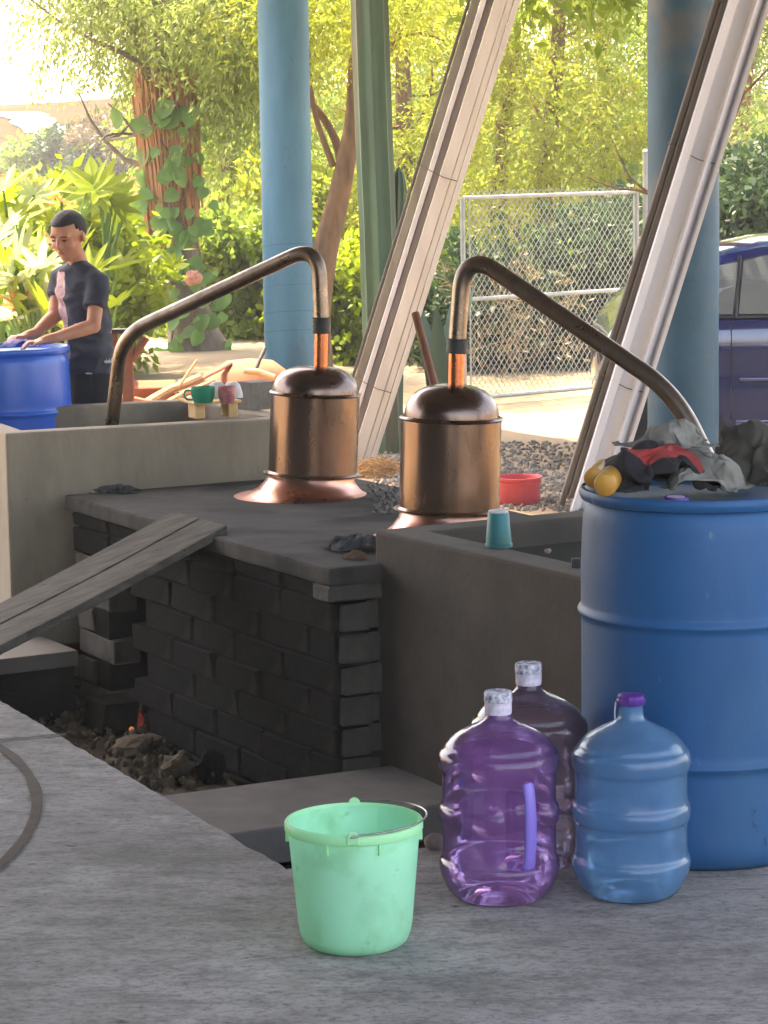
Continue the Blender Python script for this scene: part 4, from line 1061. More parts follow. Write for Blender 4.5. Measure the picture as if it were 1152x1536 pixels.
for xw in (.42, 3.1):
    for s2 in (-1, 1):
        wc = Vector((x0 + xw, CY + .84 + s2 * .74, cg + .30))
        rotw = Matrix.Rotation(R(90), 3, 'X')
        ty = MB().lathe([(.19, -.09), (.27, -.095), (.298, -.07), (.302, 0), (.298, .07), (.27, .095), (.19, .09)], wc, 32, rotw).build('wheel', m_tyre, car, smooth=True)
        MB().lathe([(.001, .05 * s2 * -1), (.06, .06 * -s2), (.19, .075 * -s2), (.195, .0)], wc, 24, rotw).build('wheel_rim', m_rim, ty, smooth=True)
MB().obox(side(.12, .72, -.03), (.05, .02, 0), (-.02, .05, 0), (0, 0, .09)).build('tail_lamp', m_red, car, bevel=.02)

# ---------------------------------------------------------------- red bucket, straw, gravel beside the furnace
q = atz(776, 755, -.3); q.z = gz(q.x, q.y)
rbk = thing('tub', q, 'red plastic tub on the gravel behind the copper still', 'tub')
MB().lathe([(.001, .004), (.115, .002), (.122, .008), (.135, .14), (.142, .142), (.143, .152), (.136, .153), (.128, .14), (.116, .012), (.001, .012)], q, 40).build('bowl', m_red, rbk, smooth=40)
MB().lathe([(.136, .118), (.141, .120), (.141, .128), (.137, .130)], q, 40).build('rib', m_red, rbk)
def straw_pile(c, rx, ry, h, nst, m, name, label, cat, ln=.16, rad=.0022):
    mb = MB()
    for k in range(nst):
        r = math.sqrt(random.random()); th = random.uniform(0, 6.283)
        p = Vector((c.x + rx * r * math.cos(th), c.y + ry * r * math.sin(th), c.z + h * (1 - r * r) * random.random()))
        d = Vector((random.gauss(0, 1), random.gauss(0, 1), random.gauss(0, .35))).normalized() * ln * random.uniform(.4, 1)
        mb.tube([p - d / 2, p + Vector((0, 0, .01)), p + d / 2], rad, 3, caps=False)
    o = mb.build(name, m, origin=c); o['label'] = label; o['category'] = cat; return stuff(o)
q = atz(566, 712, -.3); q.z = gz(q.x, q.y)
straw_pile(q, .16, .22, .10, 900, m_straw, 'straw_pile', 'heap of brown straw at the foot of the cream boards', 'straw')
def gravel(points, m, name, label, smin, smax, parent=None):
    mb = MB()
    ico = [(0, 0, -1), (.7236, -.5257, -.4472), (-.2764, -.8506, -.4472), (-.8944, 0, -.4472), (-.2764, .8506, -.4472), (.7236, .5257, -.4472), (.2764, -.8506, .4472), (-.7236, -.5257, .4472), (-.7236, .5257, .4472), (.2764, .8506, .4472), (.8944, 0, .4472), (0, 0, 1)]
    icf = [(0, 1, 2), (1, 0, 5), (0, 2, 3), (0, 3, 4), (0, 4, 5), (1, 5, 10), (2, 1, 6), (3, 2, 7), (4, 3, 8), (5, 4, 9), (1, 10, 6), (2, 6, 7), (3, 7, 8), (4, 8, 9), (5, 9, 10), (6, 10, 11), (7, 6, 11), (8, 7, 11), (9, 8, 11), (10, 9, 11)]
    ico = [Vector(q) for q in ico]
    for p in points:
        s = random.uniform(smin, smax) * (1 if random.random() < .8 else 1.6); e_ = Euler((random.uniform(0, 6), random.uniform(0, 6), random.uniform(0, 6))).to_matrix()
        sc2 = Vector((s, s * random.uniform(.6, 1), s * random.uniform(.4, .8)))
        mb.add([p + e_ @ Vector((q.x * sc2.x * random.uniform(.8, 1.2), q.y * sc2.y, q.z * sc2.z)) for q in ico], icf)
    o = mb.build(name, m, parent)
    if parent is None: o['label'] = label; o['category'] = 'gravel'
    return stuff(o)
pts = []
for k in range(900):
    px, py = random.uniform(545, 620), random.uniform(716, 772)
    p = atz(px, py, ZF); s_f = (p - B).dot(fa); d_f = (p - B).dot(fr)
    if 0 < s_f < FL - .03 and .3 < d_f < FW - .02 and random.random() < .55 * sstep(545, 590, px): pts.append(p + Z * .003)
gravel(pts, m_gravel, 'ash_gravel', 'grey ash gravel strewn on the furnace top between the two stills', .004, .010)
pts = []
for k in range(2600):
    px, py = random.uniform(560, 900), random.uniform(665, 768)
    p = atz(px, py, -.3); p.z = gz(p.x, p.y) + .003
    if to_uv(p)[1] > 5.4 or to_uv(p)[0] > 10.2: pts.append(p)
gravel(pts, m_gravel, 'loose_gravel', 'loose grey gravel around the red tub behind the stills', .008, .022)
# charred stones and ash in the pit
pts = []
for k in range(700):
    px, py = random.uniform(20, 340), random.uniform(1030, 1190)
    p = atz(px, py, -.58)
    if (p - B).dot(fn) > -.2: pts.append(p + Z * random.uniform(-.01, .03))
gravel(pts, m_pitfloor, 'ash_rubble', 'burnt rubble and ash strewn over the stoking pit floor', .006, .024)
def rock(px, py, z, r, seed, m, label, name='stone'):
    q = atz(px, py, z)
    mb = MB(); mb.blob(q + Z * r[2] * .8, r, 12, 8, nz=.45, nsc=1.6, seed=seed, rot=Matrix.Rotation(seed, 3, 'Z'))
    return tag(mb.build(name, m, origin=q), label, 'stone')
q = atz(168, 1092, -.58)
tag(MB().obox(q + Z * .06, fa * .10, fn * .075, Vector((.01, .0, .06))).build('fallen_block', m_soot, origin=q, bevel=.01), 'sooty fallen block lying in front of the fire mouth', 'block')
rock(268, 1165, -.58, (.07, .06, .045), 2.2, m_pitfloor, 'brown burnt stone low in the pit near the step')
rock(318, 1168, -.58, (.05, .05, .06), 4.1, m_soot, 'pale edged stone leaning at the furnace foot')
rock(205, 1130, -.58, (.12, .08, .04), 1.3, m_pitfloor, 'flat burnt stone in the ash before the small flame')
q = atz(102, 1050, -.57); tag(MB().obox(q + Z * .012, fa * .012, fn * .03, Z * .006).build('bone_chip', m_wood, origin=q), 'small pale wood chip on the ash by the ledge', 'chip')

# ================================================================ THE BOY
BY = 12.25
pel = aty(137, 600, BY); gb = -.05
boy = thing('person', (pel.x, pel.y, gb), 'boy in charcoal t-shirt leaning over the bright blue barrel, looking down', 'person')
Ft = Vector((-math.sin(R(50)), -math.cos(R(50)), 0)); St = Vector((math.cos(R(50)), -math.sin(R(50)), 0))
def loft(mb, rings, seg=28):
    vs = []
    for (c, a_, b2) in rings:
        for k in range(seg):
            th = 2 * math.pi * k / seg
            vs.append(c + St * a_ * math.cos(th) + Ft * b2 * math.sin(th))
    n = len(rings)
    mb.add(vs, [(i * seg + k, i * seg + (k + 1) % seg, (i + 1) * seg + (k + 1) % seg, (i + 1) * seg + k) for i in range(n - 1) for k in range(seg)] + [tuple(range(seg))[::-1], tuple(range((n - 1) * seg, n * seg))])
nk = aty(117, 398, BY - .02); Lsh = aty(147, 425, BY - .11); Rsh = aty(92, 419, BY + .11)
Lel = aty(140, 489, BY - .20); Lwr = aty(84, 506, BY - .30); Lha = aty(60, 512, BY - .32)
Rel = aty(82, 474, BY + .02); Rwr = aty(54, 499, BY - .08); Rha = aty(36, 504, BY - .12)
hc = aty(102, 353, BY - .07)
mb = MB()
torso = [(aty(136, 590, BY), .135, .10), (aty(134, 540, BY), .125, .092), (aty(128, 480, BY), .125, .095), (aty(122, 435, BY), .135, .095), (aty(120, 412, BY), .12, .07), (aty(118, 400, BY), .06, .055)]
loft(mb, torso)
Fh = Vector((-math.sin(R(27)) * math.cos(R(18)), -math.cos(R(27)) * math.cos(R(18)), -math.sin(R(18)))); Sh = Vector((math.cos(R(27)), -math.sin(R(27)), 0)); Uh = Sh.cross(-Fh).normalized()
if Uh.z < 0: Uh = -Uh
Mh = Matrix((Sh, -Fh, Uh)).transposed()          # local x: boy's left, y: back, z: up
HP = lambda x, y, z: hc + Sh * x - Fh * y + Uh * z
mb.tube([nk - Z * .04, nk + Z * .02, HP(0, .015, -.07)], [.058, .046, .045], 16)
mb.blob(HP(0, .012, .024), (.076, .094, .088), 24, 16, rot=Mh)       # skull
mb.blob(HP(0, -.018, -.035), (.062, .066, .075), 24, 16, rot=Mh)     # face
mb.blob(HP(0, -.044, -.085), (.033, .034, .028), 16, 10, rot=Mh)     # chin
for s in (-1, 1):
    mb.blob(HP(s * .036, -.055, -.028), (.026, .024, .022), 12, 8, rot=Mh)    # cheek
    mb.blob(HP(s * .079, .008, -.012), (.010, .020, .030), 12, 8, rot=Mh @ Matrix.Rotation(s * .35, 3, 'Z'))    # ear
    mb.blob(HP(s * .030, -.070, .022), (.026, .014, .010), 12, 8, rot=Mh)     # brow ridge
mb.tube([HP(0, -.078, .012), HP(0, -.090, -.012), HP(0, -.099, -.028)], [.008, .011, .013], 10)
mb.blob(HP(0, -.094, -.030), (.018, .012, .010), 12, 8, rot=Mh)      # nose wings
mb.blob(HP(0, -.080, -.056), (.023, .012, .012), 12, 8, rot=Mh)      # lips
for (sh, el, wr, ha, side_) in ((Lsh, Lel, Lwr, Lha, 1), (Rsh, Rel, Rwr, Rha, -1)):
    mb.blob(sh, .040, 14, 10)
    mb.tube([sh, sh.lerp(el, .35), el], [.037, .038, .034], 14); mb.blob(el, .036, 12, 8)
    mb.tube([el, el.lerp(wr, .3), wr, wr.lerp(ha, .5), ha], [.034, .035, .025, .024, .018], 14)
    hd = (ha - wr).normalized(); sd = hd.cross(Z).normalized() * side_; up_ = sd.cross(hd) * side_
    pc = ha + hd * .005
    mb.blob(pc, (.034, .036, .014), 14, 8, rot=Matrix((hd, sd, up_)).transposed())
    for q, (off, ln) in enumerate(((-.027, .052), (-.010, .064), (.008, .060), (.025, .045))):
        b0 = pc + hd * .024 + sd * off
        mb.tube([b0 - hd * .01, b0 + hd * ln * .45 + Z * .010, b0 + hd * ln * .8 - Z * .004, b0 + hd * ln - Z * .018], [.0085, .0085, .0078, .006], 8)
    b0 = pc - hd * .015 - sd * .03
    mb.tube([b0 + sd * .012, b0 - sd * .014 + hd * .018, b0 - sd * .016 + hd * .045 - Z * .008], [.010, .0095, .0075], 8)
for s in (-1, 1):
    mb.tube([pel + St * s * .07, pel + St * s * .075 - Z * .35, Vector(((pel + St * s * .08).x, (pel + St * s * .08).y, gb + .07))], [.085, .06, .04], 14)
    fo = pel + St * s * .08; fo.z = gb + .035; mb.blob(fo + Ft * .05, (.045, .11, .035), 14, 8, rot=Matrix((St, -Ft, Z)).transposed())
remeshed(mb, 'body', m_skin, boy, .0065, 3, .5)
# hair: close crop
mb = MB(); vs = []; fs = []; seg, rg = 32, 20
for i in range(rg + 1):
    ph = math.pi * i / rg
    for k in range(seg):
        th = 2 * math.pi * k / seg; vs.append((math.sin(ph) * math.cos(th), math.sin(ph) * math.sin(th), math.cos(ph)))
def hairline(x, y, z): return z > (.42 if y < -.45 else (.42 - (y + .45) * 1.25 if y < .3 else -.52))
for i in range(rg):
    for k in range(seg):
        q = (i * seg + k, i * seg + (k + 1) % seg, (i + 1) * seg + (k + 1) % seg, (i + 1) * seg + k)
        cx = [sum(vs[j][a_] for j in q) / 4 for a_ in range(3)]
        if hairline(*cx): fs.append(q)
mb.add([HP(v[0] * .0805, .012 + v[1] * .0985, .025 + v[2] * (.093 + .003 * noise.noise(Vector(v) * 6))) for v in vs], fs)
ho = mb.build('hair', m_hair, boy, smooth=True); so_ = ho.modifiers.new('t', 'SOLIDIFY'); so_.thickness = .006
for s in (-1, 1):
    MB().blob(HP(s * .030, -.0815, .002), (.013, .004, .0042), 10, 6, rot=Mh).build('eye', m_eye, boy, smooth=True)
    MB().tube([HP(s * .014, -.0885, .019), HP(s * .03, -.088, .024), HP(s * .048, -.078, .019)], [.0025, .0034, .002], 6).build('eyebrow', m_hair, boy)
MB().tube([HP(-.022, -.085, -.057), HP(0, -.0925, -.055), HP(.022, -.085, -.057)], [.002, .0034, .002], 6).build('mouth', m_lip, boy)
# t-shirt
mb = MB()
loft(mb, [(aty(135, 560, BY), .140, .112), (aty(134, 530, BY), .130, .105), (aty(129, 480, BY), .128, .103), (aty(122, 435, BY), .138, .104), (aty(120, 414, BY), .128, .080), (aty(118, 402, BY), .085, .070), (aty(117.5, 397, BY), .066, .062)])
mb.tube([Lsh - (Lel - Lsh) * .15, Lsh, Lsh.lerp(Lel, .58)], [.046, .050, .058], 16, flat=1); mb.tube([Rsh - (Rel - Rsh) * .15, Rsh, Rsh.lerp(Rel, .52)], [.046, .050, .056], 16)
mb.tube([nk - Z * .012, Lsh + Z * .004], [.052, .050], 14); mb.tube([nk - Z * .012, Rsh + Z * .004], [.052, .049], 14); mb.blob(Lsh, .051, 14, 10); mb.blob(Rsh, .050, 14, 10)
def wr_(p):
    k = .012 * (1 - 2.4 * abs(noise.noise(Vector((p.x * 9 + p.z * 9, p.y * 9, p.z * 15 - p.x * 9))))) + .009 * noise.noise(Vector((p.x * 5 + p.z * 6, p.y * 5, p.z * 5)))
    d_ = Vector((p.x - pel.x, p.y - pel.y, 0)).normalized(); return p + d_ * k
shirt = remeshed(mb, 't_shirt', [m_shirt, m_shirtprint], boy, .009, 3, .5, wr_)
sme = shirt.data; o0 = root_loc(boy)
for pl in sme.polygons:
    p = pl.center + o0
    tt = (p.z - aty(135, 556, BY).z) / (aty(118, 400, BY).z - aty(135, 556, BY).z)
    ax = aty(135, 556, BY).lerp(aty(118, 400, BY), max(0, min(1, tt)))
    l_ = (p - ax).dot(St); fr_ = (p - ax).dot(Ft)
    if fr_ > .02 and -.085 + .03 * noise.noise(p * 9) < l_ < .010 + .02 * noise.noise(p * 7) and .08 < tt < .96: pl.material_index = 1
# small white script on the hem
def on_shirt(a_, z):
    c = aty(135, 545, BY); return Vector((c.x, c.y, 0)) + St * (.146 * math.cos(a_)) + Ft * (.118 * math.sin(a_)) + Z * z
zz = aty(150, 540, BY).z
for st_ in range(5):
    a0 = -.55 + st_ * .14
    MB().tube([on_shirt(a0, zz - .006), on_shirt(a0 + .03, zz + .014), on_shirt(a0 + .06, zz - .008), on_shirt(a0 + .10, zz + .006), on_shirt(a0 + .13, zz - .002)], .0028, 5).build('script_print', m_print, shirt)
mb = MB(); zt2 = aty(118, 557, BY).z
mb.tube([on_shirt(.62, zt2), on_shirt(.85, zt2)], .004, 5).build('hem_label', m_print, shirt)
# trousers
mb = MB(); loft(mb, [(aty(136, 548, BY), .140, .104), (aty(137, 590, BY), .150, .112), (aty(138, 625, BY), .152, .112)])
for s in (-1, 1):
    mb.tube([pel + St * s * .075, pel + St * s * .08 - Z * .3, Vector(((pel + St * s * .08).x, (pel + St * s * .08).y, gb + .08))], [.092, .08, .07], 16)
remeshed(mb, 'trousers', m_trousers, boy, .012, 3, .5)
draped(27, .26, 32, .62, rl(27, 8, .08, .07, .03, .012, .024), 32, [m_rag_lilac], Vector((aty(30, 505, BY - .2).x, BY - .2, c2.z + hz - .012)), .2, 'wash_cloth', 'lilac and white wash cloth under the boy\'s hands on the barrel', 'cloth', h0=.09)

# ================================================================ ON AND BEHIND THE TAN CISTERN
q = atz(325, 627, ZT3)
stand = thing('wooden_stand', q, 'low pale wooden stand on the tan cistern rim carrying cups', 'stand')
for a_ in (-.075, .075):
    MB().obox(q + e3 * a_ + w3 * .045 + Z * .031, e3 * .022, w3 * .05, Z * .031).build('leg', m_wood, stand, bevel=.003, bseg=1)
MB().obox(q + w3 * .09 + Z * .069, e3 * .108, w3 * .115, Z * .0068).build('top_board', m_wood, stand, bevel=.003, bseg=1)
zc = ZT3 + .0765
def mug(px, r, h, m, label, hand):
    d_ = atz(px, 604, zc); c = Vector((d_.x, d_.y, zc))
    t = thing('mug', c, label, 'mug')
    MB().lathe([(.001, .002), (r * .72, .0), (r * .8, .006), (r * .96, h * .4), (r, h), (r - .003, h), (r * .92, h * .4), (r * .74, .008), (.001, .008)], c, 32).build('bowl', m, t, smooth=45)
    if hand:
        pts = [c + Vector((hand * r * .95, -.01, h * .8)), c + Vector((hand * (r + .022), -.012, h * .78)), c + Vector((hand * (r + .028), -.012, h * .5)), c + Vector((hand * (r + .016), -.012, h * .25)), c + Vector((hand * r * .85, -.01, h * .2))]
        MB().tube(smooth_path(pts, 4), .0045, 8).build('handle', m, t, smooth=True)
mug(305, .052, .068, m_green, 'green enamel mug on the low wooden stand', -1)
mug(341, .040, .070, m_mug, 'pink patterned mug beside the green one', 0)
for px, nm in ((326, 'white bowl upturned between the green and pink mugs'), (349, 'white bowl upturned behind the pink mug')):
    c = Vector((aty(px, 600, 11.33).x, 11.33, zc)); tag(MB().lathe([(.046, .0), (.044, .02), (.034, .055), (.022, .068), (.001, .07)], c, 24).build('bowl', m_white, origin=c, smooth=True), nm, 'bowl')
c = atz(384, 613, ZT3); 
cb = tag(MB().obox(c + Z * .062, Vector((.052, .038, 0)), Vector((-.036, .05, 0)), Z * .0618).build('concrete_block', m_block, origin=c, bevel=.004), 'grey concrete block on the end of the tan cistern rim', 'block')
# heap of rubble that carries the firewood
hcn = Vector((-1.35, 14.4, -.08)); mb = MB(); vs = []; NN = 40
for j in range(NN):
    for i in range(NN):
        x = -1.1 + 2.2 * i / (NN - 1); y = -1.2 + 2.4 * j / (NN - 1); r2 = (x / 1.1) ** 2 + (y / 1.2) ** 2
        vs.append((hcn.x + x, hcn.y + y, hcn.z - .1 + .56 * max(0, 1 - r2) ** .8 + .05 * noise.noise(Vector((x * 3, y * 3, 0)))))
mb.add(vs, [(j * NN + i, j * NN + i + 1, (j + 1) * NN + i + 1, (j + 1) * NN + i) for j in range(NN - 1) for i in range(NN - 1)])
ro = mb.build('rubble_heap', m_stone, smooth=80); tag(ro, 'heap of earth and rubble behind the tan cistern', 'rubble')
pts = []
for k in range(260):
    x = random.uniform(-1.0, .95); y = random.uniform(-1.0, .4); r2 = (x / 1.1) ** 2 + (y / 1.2) ** 2
    if r2 < 1: pts.append(hcn + Vector((x, y, -.08 + .56 * (1 - r2) ** .8)))
gravel(pts, m_stone, 'rubble_stones', 'broken pale stones scattered over the rubble heap', .02, .06)
def logp(pa, pb, Ya, Yb, r, m, label, name, cat='firewood', grp=None, flat=1.0):
    a_ = aty(*pa, Ya); b2 = aty(*pb, Yb); mid = a_.lerp(b2, .5) + Vector((0, 0, r * .4))
    o = MB().tube([a_, a_.lerp(b2, .25) + Z * r * .2, mid, a_.lerp(b2, .75) + Z * r * .1, b2], [r, r * 1.06, r * .97, r * 1.04, r * .92], 9, flat=flat).build(name, m, origin=a_)
    return tag(o, label, cat, grp)
logp((208, 612), (300, 566), 13.7, 13.9, .038, m_log, 'thick pale firewood log sloping behind the tan cistern', 'firewood_log', flat=.6)
logp((232, 616), (322, 572), 13.5, 13.6, .03, m_log, 'thinner firewood log lying across in front of the thick one', 'firewood_log', flat=.6)
logp((270, 590), (345, 545), 13.9, 14.2, .022, m_wood_red, 'reddish board end pointing up at the tree trunk', 'board', 'board', flat=.45)
logp((262, 590), (296, 540), 13.8, 13.8, .007, m_wood, 'thin bent pale twig sticking up from the firewood', 'twig', 'twig')
logp((176, 602), (232, 606), 13.4, 13.4, .03, m_terra, 'orange clay brick row end behind the tan cistern', 'clay_tile', 'tile', flat=.7)
logp((366, 556), (412, 566), 14.0, 14.0, .026, m_wood, 'pale split log lying on the orange basin', 'firewood_log', flat=.7)
c = aty(376, 604, 14.3)
tag(MB().lathe([(.27, .0), (.275, .015), (.26, .06), (.21, .17), (.13, .23), (.001, .245)], c, 36).build('basin', m_terra, origin=c, smooth=True), 'upturned orange clay basin beside the blue column', 'basin')
logp((383, 556), (398, 522), 14.0, 14.1, .010, m_tape, 'dark iron rod stuck upright behind the orange basin', 'iron_rod', 'rod')
c = aty(193, 606, 13.3); tr = thing('trestle', c, 'reddish wooden trestle behind the swan pipe end', 'trestle')
zt3_ = aty(193, 500, 13.3).z - c.z
for s in (-.0,):
    MB().obox(c + Z * (zt3_ / 2 - .1), (.028, 0, 0), (0, .025, 0), Z * (zt3_ / 2 + .1)).build('post', m_wood_red, tr, bevel=.004)
MB().obox(c + Z * (zt3_ + .012), (.075, 0, 0), (0, .03, 0), Z * .012).build('top_bar', m_tape, tr, bevel=.004)
MB().tube([c + Vector((.02, 0, zt3_ * .62)), c + Vector((.10, 0, zt3_ * .94))], .02, 8).build('brace', m_wood_red, tr)
MB().obox(c + Vector((-.075, .1, zt3_ / 2 - .1)), (.018, 0, 0), (0, .02, 0), Z * (zt3_ / 2 + .1)).build('post', m_wood_red, tr, bevel=.004)
for (pa, nm) in (((160, 560), 'orange clay tile standing on edge behind the trestle'), ((225, 590), 'orange clay tile lying flat below the firewood')):
    c = aty(*pa, 13.9); tag(MB().obox(c, (.14, .02, 0), (0, .03, .02), (0, 0, .05)).build('clay_tile', m_terra, origin=c, bevel=.01), nm, 'tile')

# ================================================================ PLANTS
def np_mesh(name, verts, quads, m, parent=None, origin=Vector((0, 0, 0))):
    me = bpy.data.meshes.new(name); nv = len(verts); nq = len(quads)
    me.vertices.add(nv); me.vertices.foreach_set('co', (verts - np.array(origin)).astype('f').ravel())
    me.loops.add(nq * 4); me.loops.foreach_set('vertex_index', quads.astype('i').ravel())
    me.polygons.add(nq); me.polygons.foreach_set('loop_start', np.arange(nq, dtype='i') * 4)
    me.update(calc_edges=True); me.materials.append(m)
    o = bpy.data.objects.new(name, me); COL.objects.link(o)
    if parent is not None: o.parent = parent
    return o
def unit(a): return a / (np.linalg.norm(a, axis=-1, keepdims=True) + 1e-9)
def leaf_cloud(clumps, twigs, per, tl, lw, ll, droop, spread=.05):
    """leaves strung along twigs that start inside the clumps and hang outwards; clumps = [(center, radii, weight)]"""
    w_ = np.array([c[2] for c in clumps], float); w_ /= w_.sum(); idx = rng.choice(len(clumps), twigs, p=w_)
    C = np.array([c[0] for c in clumps])[idx]; RR = np.array([c[1] for c in clumps])[idx]
    d = unit(rng.normal(size=(twigs, 3))); r = rng.random((twigs, 1)) ** .45
    a_ = C + d * RR * r
    dr = unit(d * .7 + rng.normal(size=(twigs, 3)) * .55 + np.array([0, 0, -droop]))
    L = tl * rng.uniform(.45, 1.2, (twigs, 1))
    t = rng.random((twigs, per, 1))
    bend = np.array([0, 0, -1.0]) * (t ** 2) * L[:, None] * droop * .35
    P = a_[:, None] + dr[:, None] * t * L[:, None] + bend + rng.normal(size=(twigs, per, 3)) * spread
    P = P.reshape(-1, 3); n_ = len(P)
    ax = unit(np.repeat(dr, per, 0) * .8 + rng.normal(size=(n_, 3)) * .6 + np.array([0, 0, -droop * .4]))
    sd = unit(np.cross(ax, rng.normal(size=(n_, 3))))
    l_ = ll * rng.uniform(.55, 1.25, (n_, 1)); w2 = lw * rng.uniform(.7, 1.3, (n_, 1))
    V_ = np.stack([P, P + ax * l_ * .45 + sd * w2 / 2, P + ax * l_, P + ax * l_ * .45 - sd * w2 / 2], 1).reshape(-1, 3)
    Q = np.arange(n_ * 4).reshape(-1, 4)
    return V_, Q
def limbs(mb, root, n_l, length, r0, up=.6, seedv=0, levels=2):
    tips = []
    for k in range(n_l):
        d = Vector((random.gauss(0, 1), random.gauss(0, .7), random.uniform(up * .4, up * 1.6))).normalized()
        L = length * random.uniform(.6, 1.2); p = Vector(root); pts = [p.copy()]; rr = [r0]
        for j in range(5):
            d = (d + Vector((random.gauss(0, .22), random.gauss(0, .22), random.gauss(.02, .18)))).normalized(); p = p + d * L / 5; pts.append(p.copy()); rr.append(r0 * (1 - .16 * (j + 1)))
        mb.tube(pts, rr, 7); tips += pts[2:]
        if levels > 1: tips += limbs(mb, pts[3], 2, length * .55, r0 * .45, up * .7, seedv + 1, levels - 1)
    return tips
def W3(px, py, Y): return aty(px, py, Y)
def tree(name, path, radii, clumps, twigs, per, tl, lw, ll, droop, leaf_m, bark_m, label, nl=4, ll_len=1.4, group=None, seg=14, cat='tree', limb_r=.035, from_i=-2):
    pts = smooth_path(path, 5); rad = list(np.interp(np.linspace(0, 1, len(pts)), np.linspace(0, 1, len(radii)), radii))
    base_ = Vector(path[0]); t = thing(name, base_, label, cat, group)
    mb = MB(); mb.tube([p + Vector((.02 * noise.noise(p * 2), 0, 0)) for p in pts], rad, seg)
    for i in range(nl): limbs(mb, path[random.choice(range(max(1, len(path) + from_i - 1), len(path)))], 1, ll_len, limb_r, .5)
    tk = mb.build('trunk', bark_m, t, smooth=True)
    V_, Q = leaf_cloud([(np.array(c), np.array(r), w_) for c, r, w_ in clumps], twigs, per, tl, lw, ll, droop)
    cr_ = np_mesh('crown', V_, Q, leaf_m, t, base_); cr_['kind'] = 'stuff'
    return t
def ground_at(px, Y): p = aty(px, 300, Y); return Vector((p.x, p.y, gz(p.x, p.y) - .05))
def rnd_clumps(px0, px1, py0, py1, Y0, Y1, n, r, wt=1.0):
    out = []
    for k in range(n):
        Y = random.uniform(Y0, Y1); c = W3(random.uniform(px0, px1), random.uniform(py0, py1), Y); s = r * random.uniform(.6, 1.3)
        out.append((tuple(c), (s * 1.2, s * 1.2, s * .8), wt * s * s))
    return out
# -- the big drooping tree with the shaggy trunk
YT = 24.0
pth = [ground_at(292, YT), W3(284, 480, YT), W3(268, 380, YT), W3(256, 260, YT), W3(247, 120, YT), W3(236, -30, YT), W3(225, -160, YT)]
t1 = tree('pepper_tree', pth, [.32, .21, .19, .19, .19, .17, .14], rnd_clumps(120, 400, -190, 50, 22.5, 25, 24, .42) + rnd_clumps(40, 120, -200, -60, 22.5, 25, 5, .36) + rnd_clumps(290, 400, 30, 180, 23.5, 25.5, 9, .36), 1500, 34, .62, .022, .085, .9, m_leaf_grey, m_bark_grey,
          'leaning tree with drooping grey-green foliage and rusty fibre curtain on its trunk', nl=9, ll_len=1.6, cat='tree', from_i=-3)
mb = MB()
for k in range(150):
    th = random.uniform(math.pi * .95, math.pi * 2.05); zt = random.uniform(-.3, 1.0)
    y0 = 110 + 120 * max(0, zt * .5); top = W3(247 + random.uniform(-2, 2), random.uniform(95, 170), YT); bot_ = W3(262 + random.uniform(-4, 6), random.uniform(260, 375), YT)
    r = random.uniform(.19, .29); off = Vector((math.cos(th) * r, math.sin(th) * r * .9, 0))
    pts = []
    for j in range(9):
        t_ = j / 8; p = top.lerp(bot_, t_) + off * (1.0 - .2 * t_) + Vector((.012 * noise.noise(Vector((k, t_ * 3, 0))), 0, 0)); pts.append(p)
    mb.tube(pts, [.008 + .012 * random.random()] * 9, 5, caps=False)
stuff(mb.build('fibre_curtain', m_fibre, [c for c in t1.children if c.name.startswith('trunk')][0], smooth=True))
# -- vine climbing that trunk: every leaf its own
leaf_pts = [(0, -.45), (.30, -.52), (.50, -.25), (.46, .10), (.25, .42), (0, .62), (-.25, .42), (-.46, .10), (-.50, -.25), (-.30, -.52)]
def leaf_mesh(name, outline, size, m, fold=.18):
    vs = [(0, 0, -fold * size * .3)] + [(x * size, y * size, fold * size * abs(x) * 1.2 - .3 * fold * size * y * y) for x, y in outline]
    n = len(outline); me = bpy.data.meshes.new(name); me.from_pydata(vs, [], [(0, 1 + i, 1 + (i + 1) % n) for i in range(n)]); me.materials.append(m)
    me.polygons.foreach_set('use_smooth', [True] * n); return me
vine = thing('climbing_vine', ground_at(300, YT - .3), 'heart-leaved green vine climbing the shaggy tree trunk', 'vine')
vl = [leaf_mesh('leaf', leaf_pts, s, m_leaf_vine) for s in (.10, .14, .18)]
o0 = root_loc(vine)
for i, pp in enumerate(([(310, 560), (292, 470), (300, 380), (262, 300), (285, 200), (262, 150)], [(250, 560), (262, 450), (240, 350), (282, 280), (240, 210)])):
    pts = [W3(x, y, YT - .24) for x, y in pp]; MB().tube(smooth_path(pts, 5), .011, 6).build('stem', m_bark, vine)
for k in range(110):
    t_ = random.random(); py = 160 + 410 * t_; cx = 248 + 42 * ((py - 120) / 460); px = cx + random.gauss(0, 26)
    if random.random() < .3: px = cx + random.choice((-1, 1)) * random.uniform(30, 58)
    p = W3(px, py, YT - .26 - random.uniform(0, .12) + (.15 if abs(px - cx) > 36 else 0)) - o0
    rot = Euler((R(90) + random.gauss(-.25, .35), random.gauss(0, .4), random.gauss(0, .5)))
    ml = Matrix.Translation(p) @ rot.to_matrix().to_4x4() @ Matrix.Rotation(math.pi + random.gauss(0, .5), 4, 'Z')
    mesh_obj('leaf', random.choice(vl), vine, ml)
q = W3(290, 418, YT - .45)
tag(cloth_heap(q - Z * .02, .09, .05, .12, m_pink, 'hanging_rag', None, 61, 40, 1.0), 'small pink rag hanging from the vine on the trunk', 'rag')
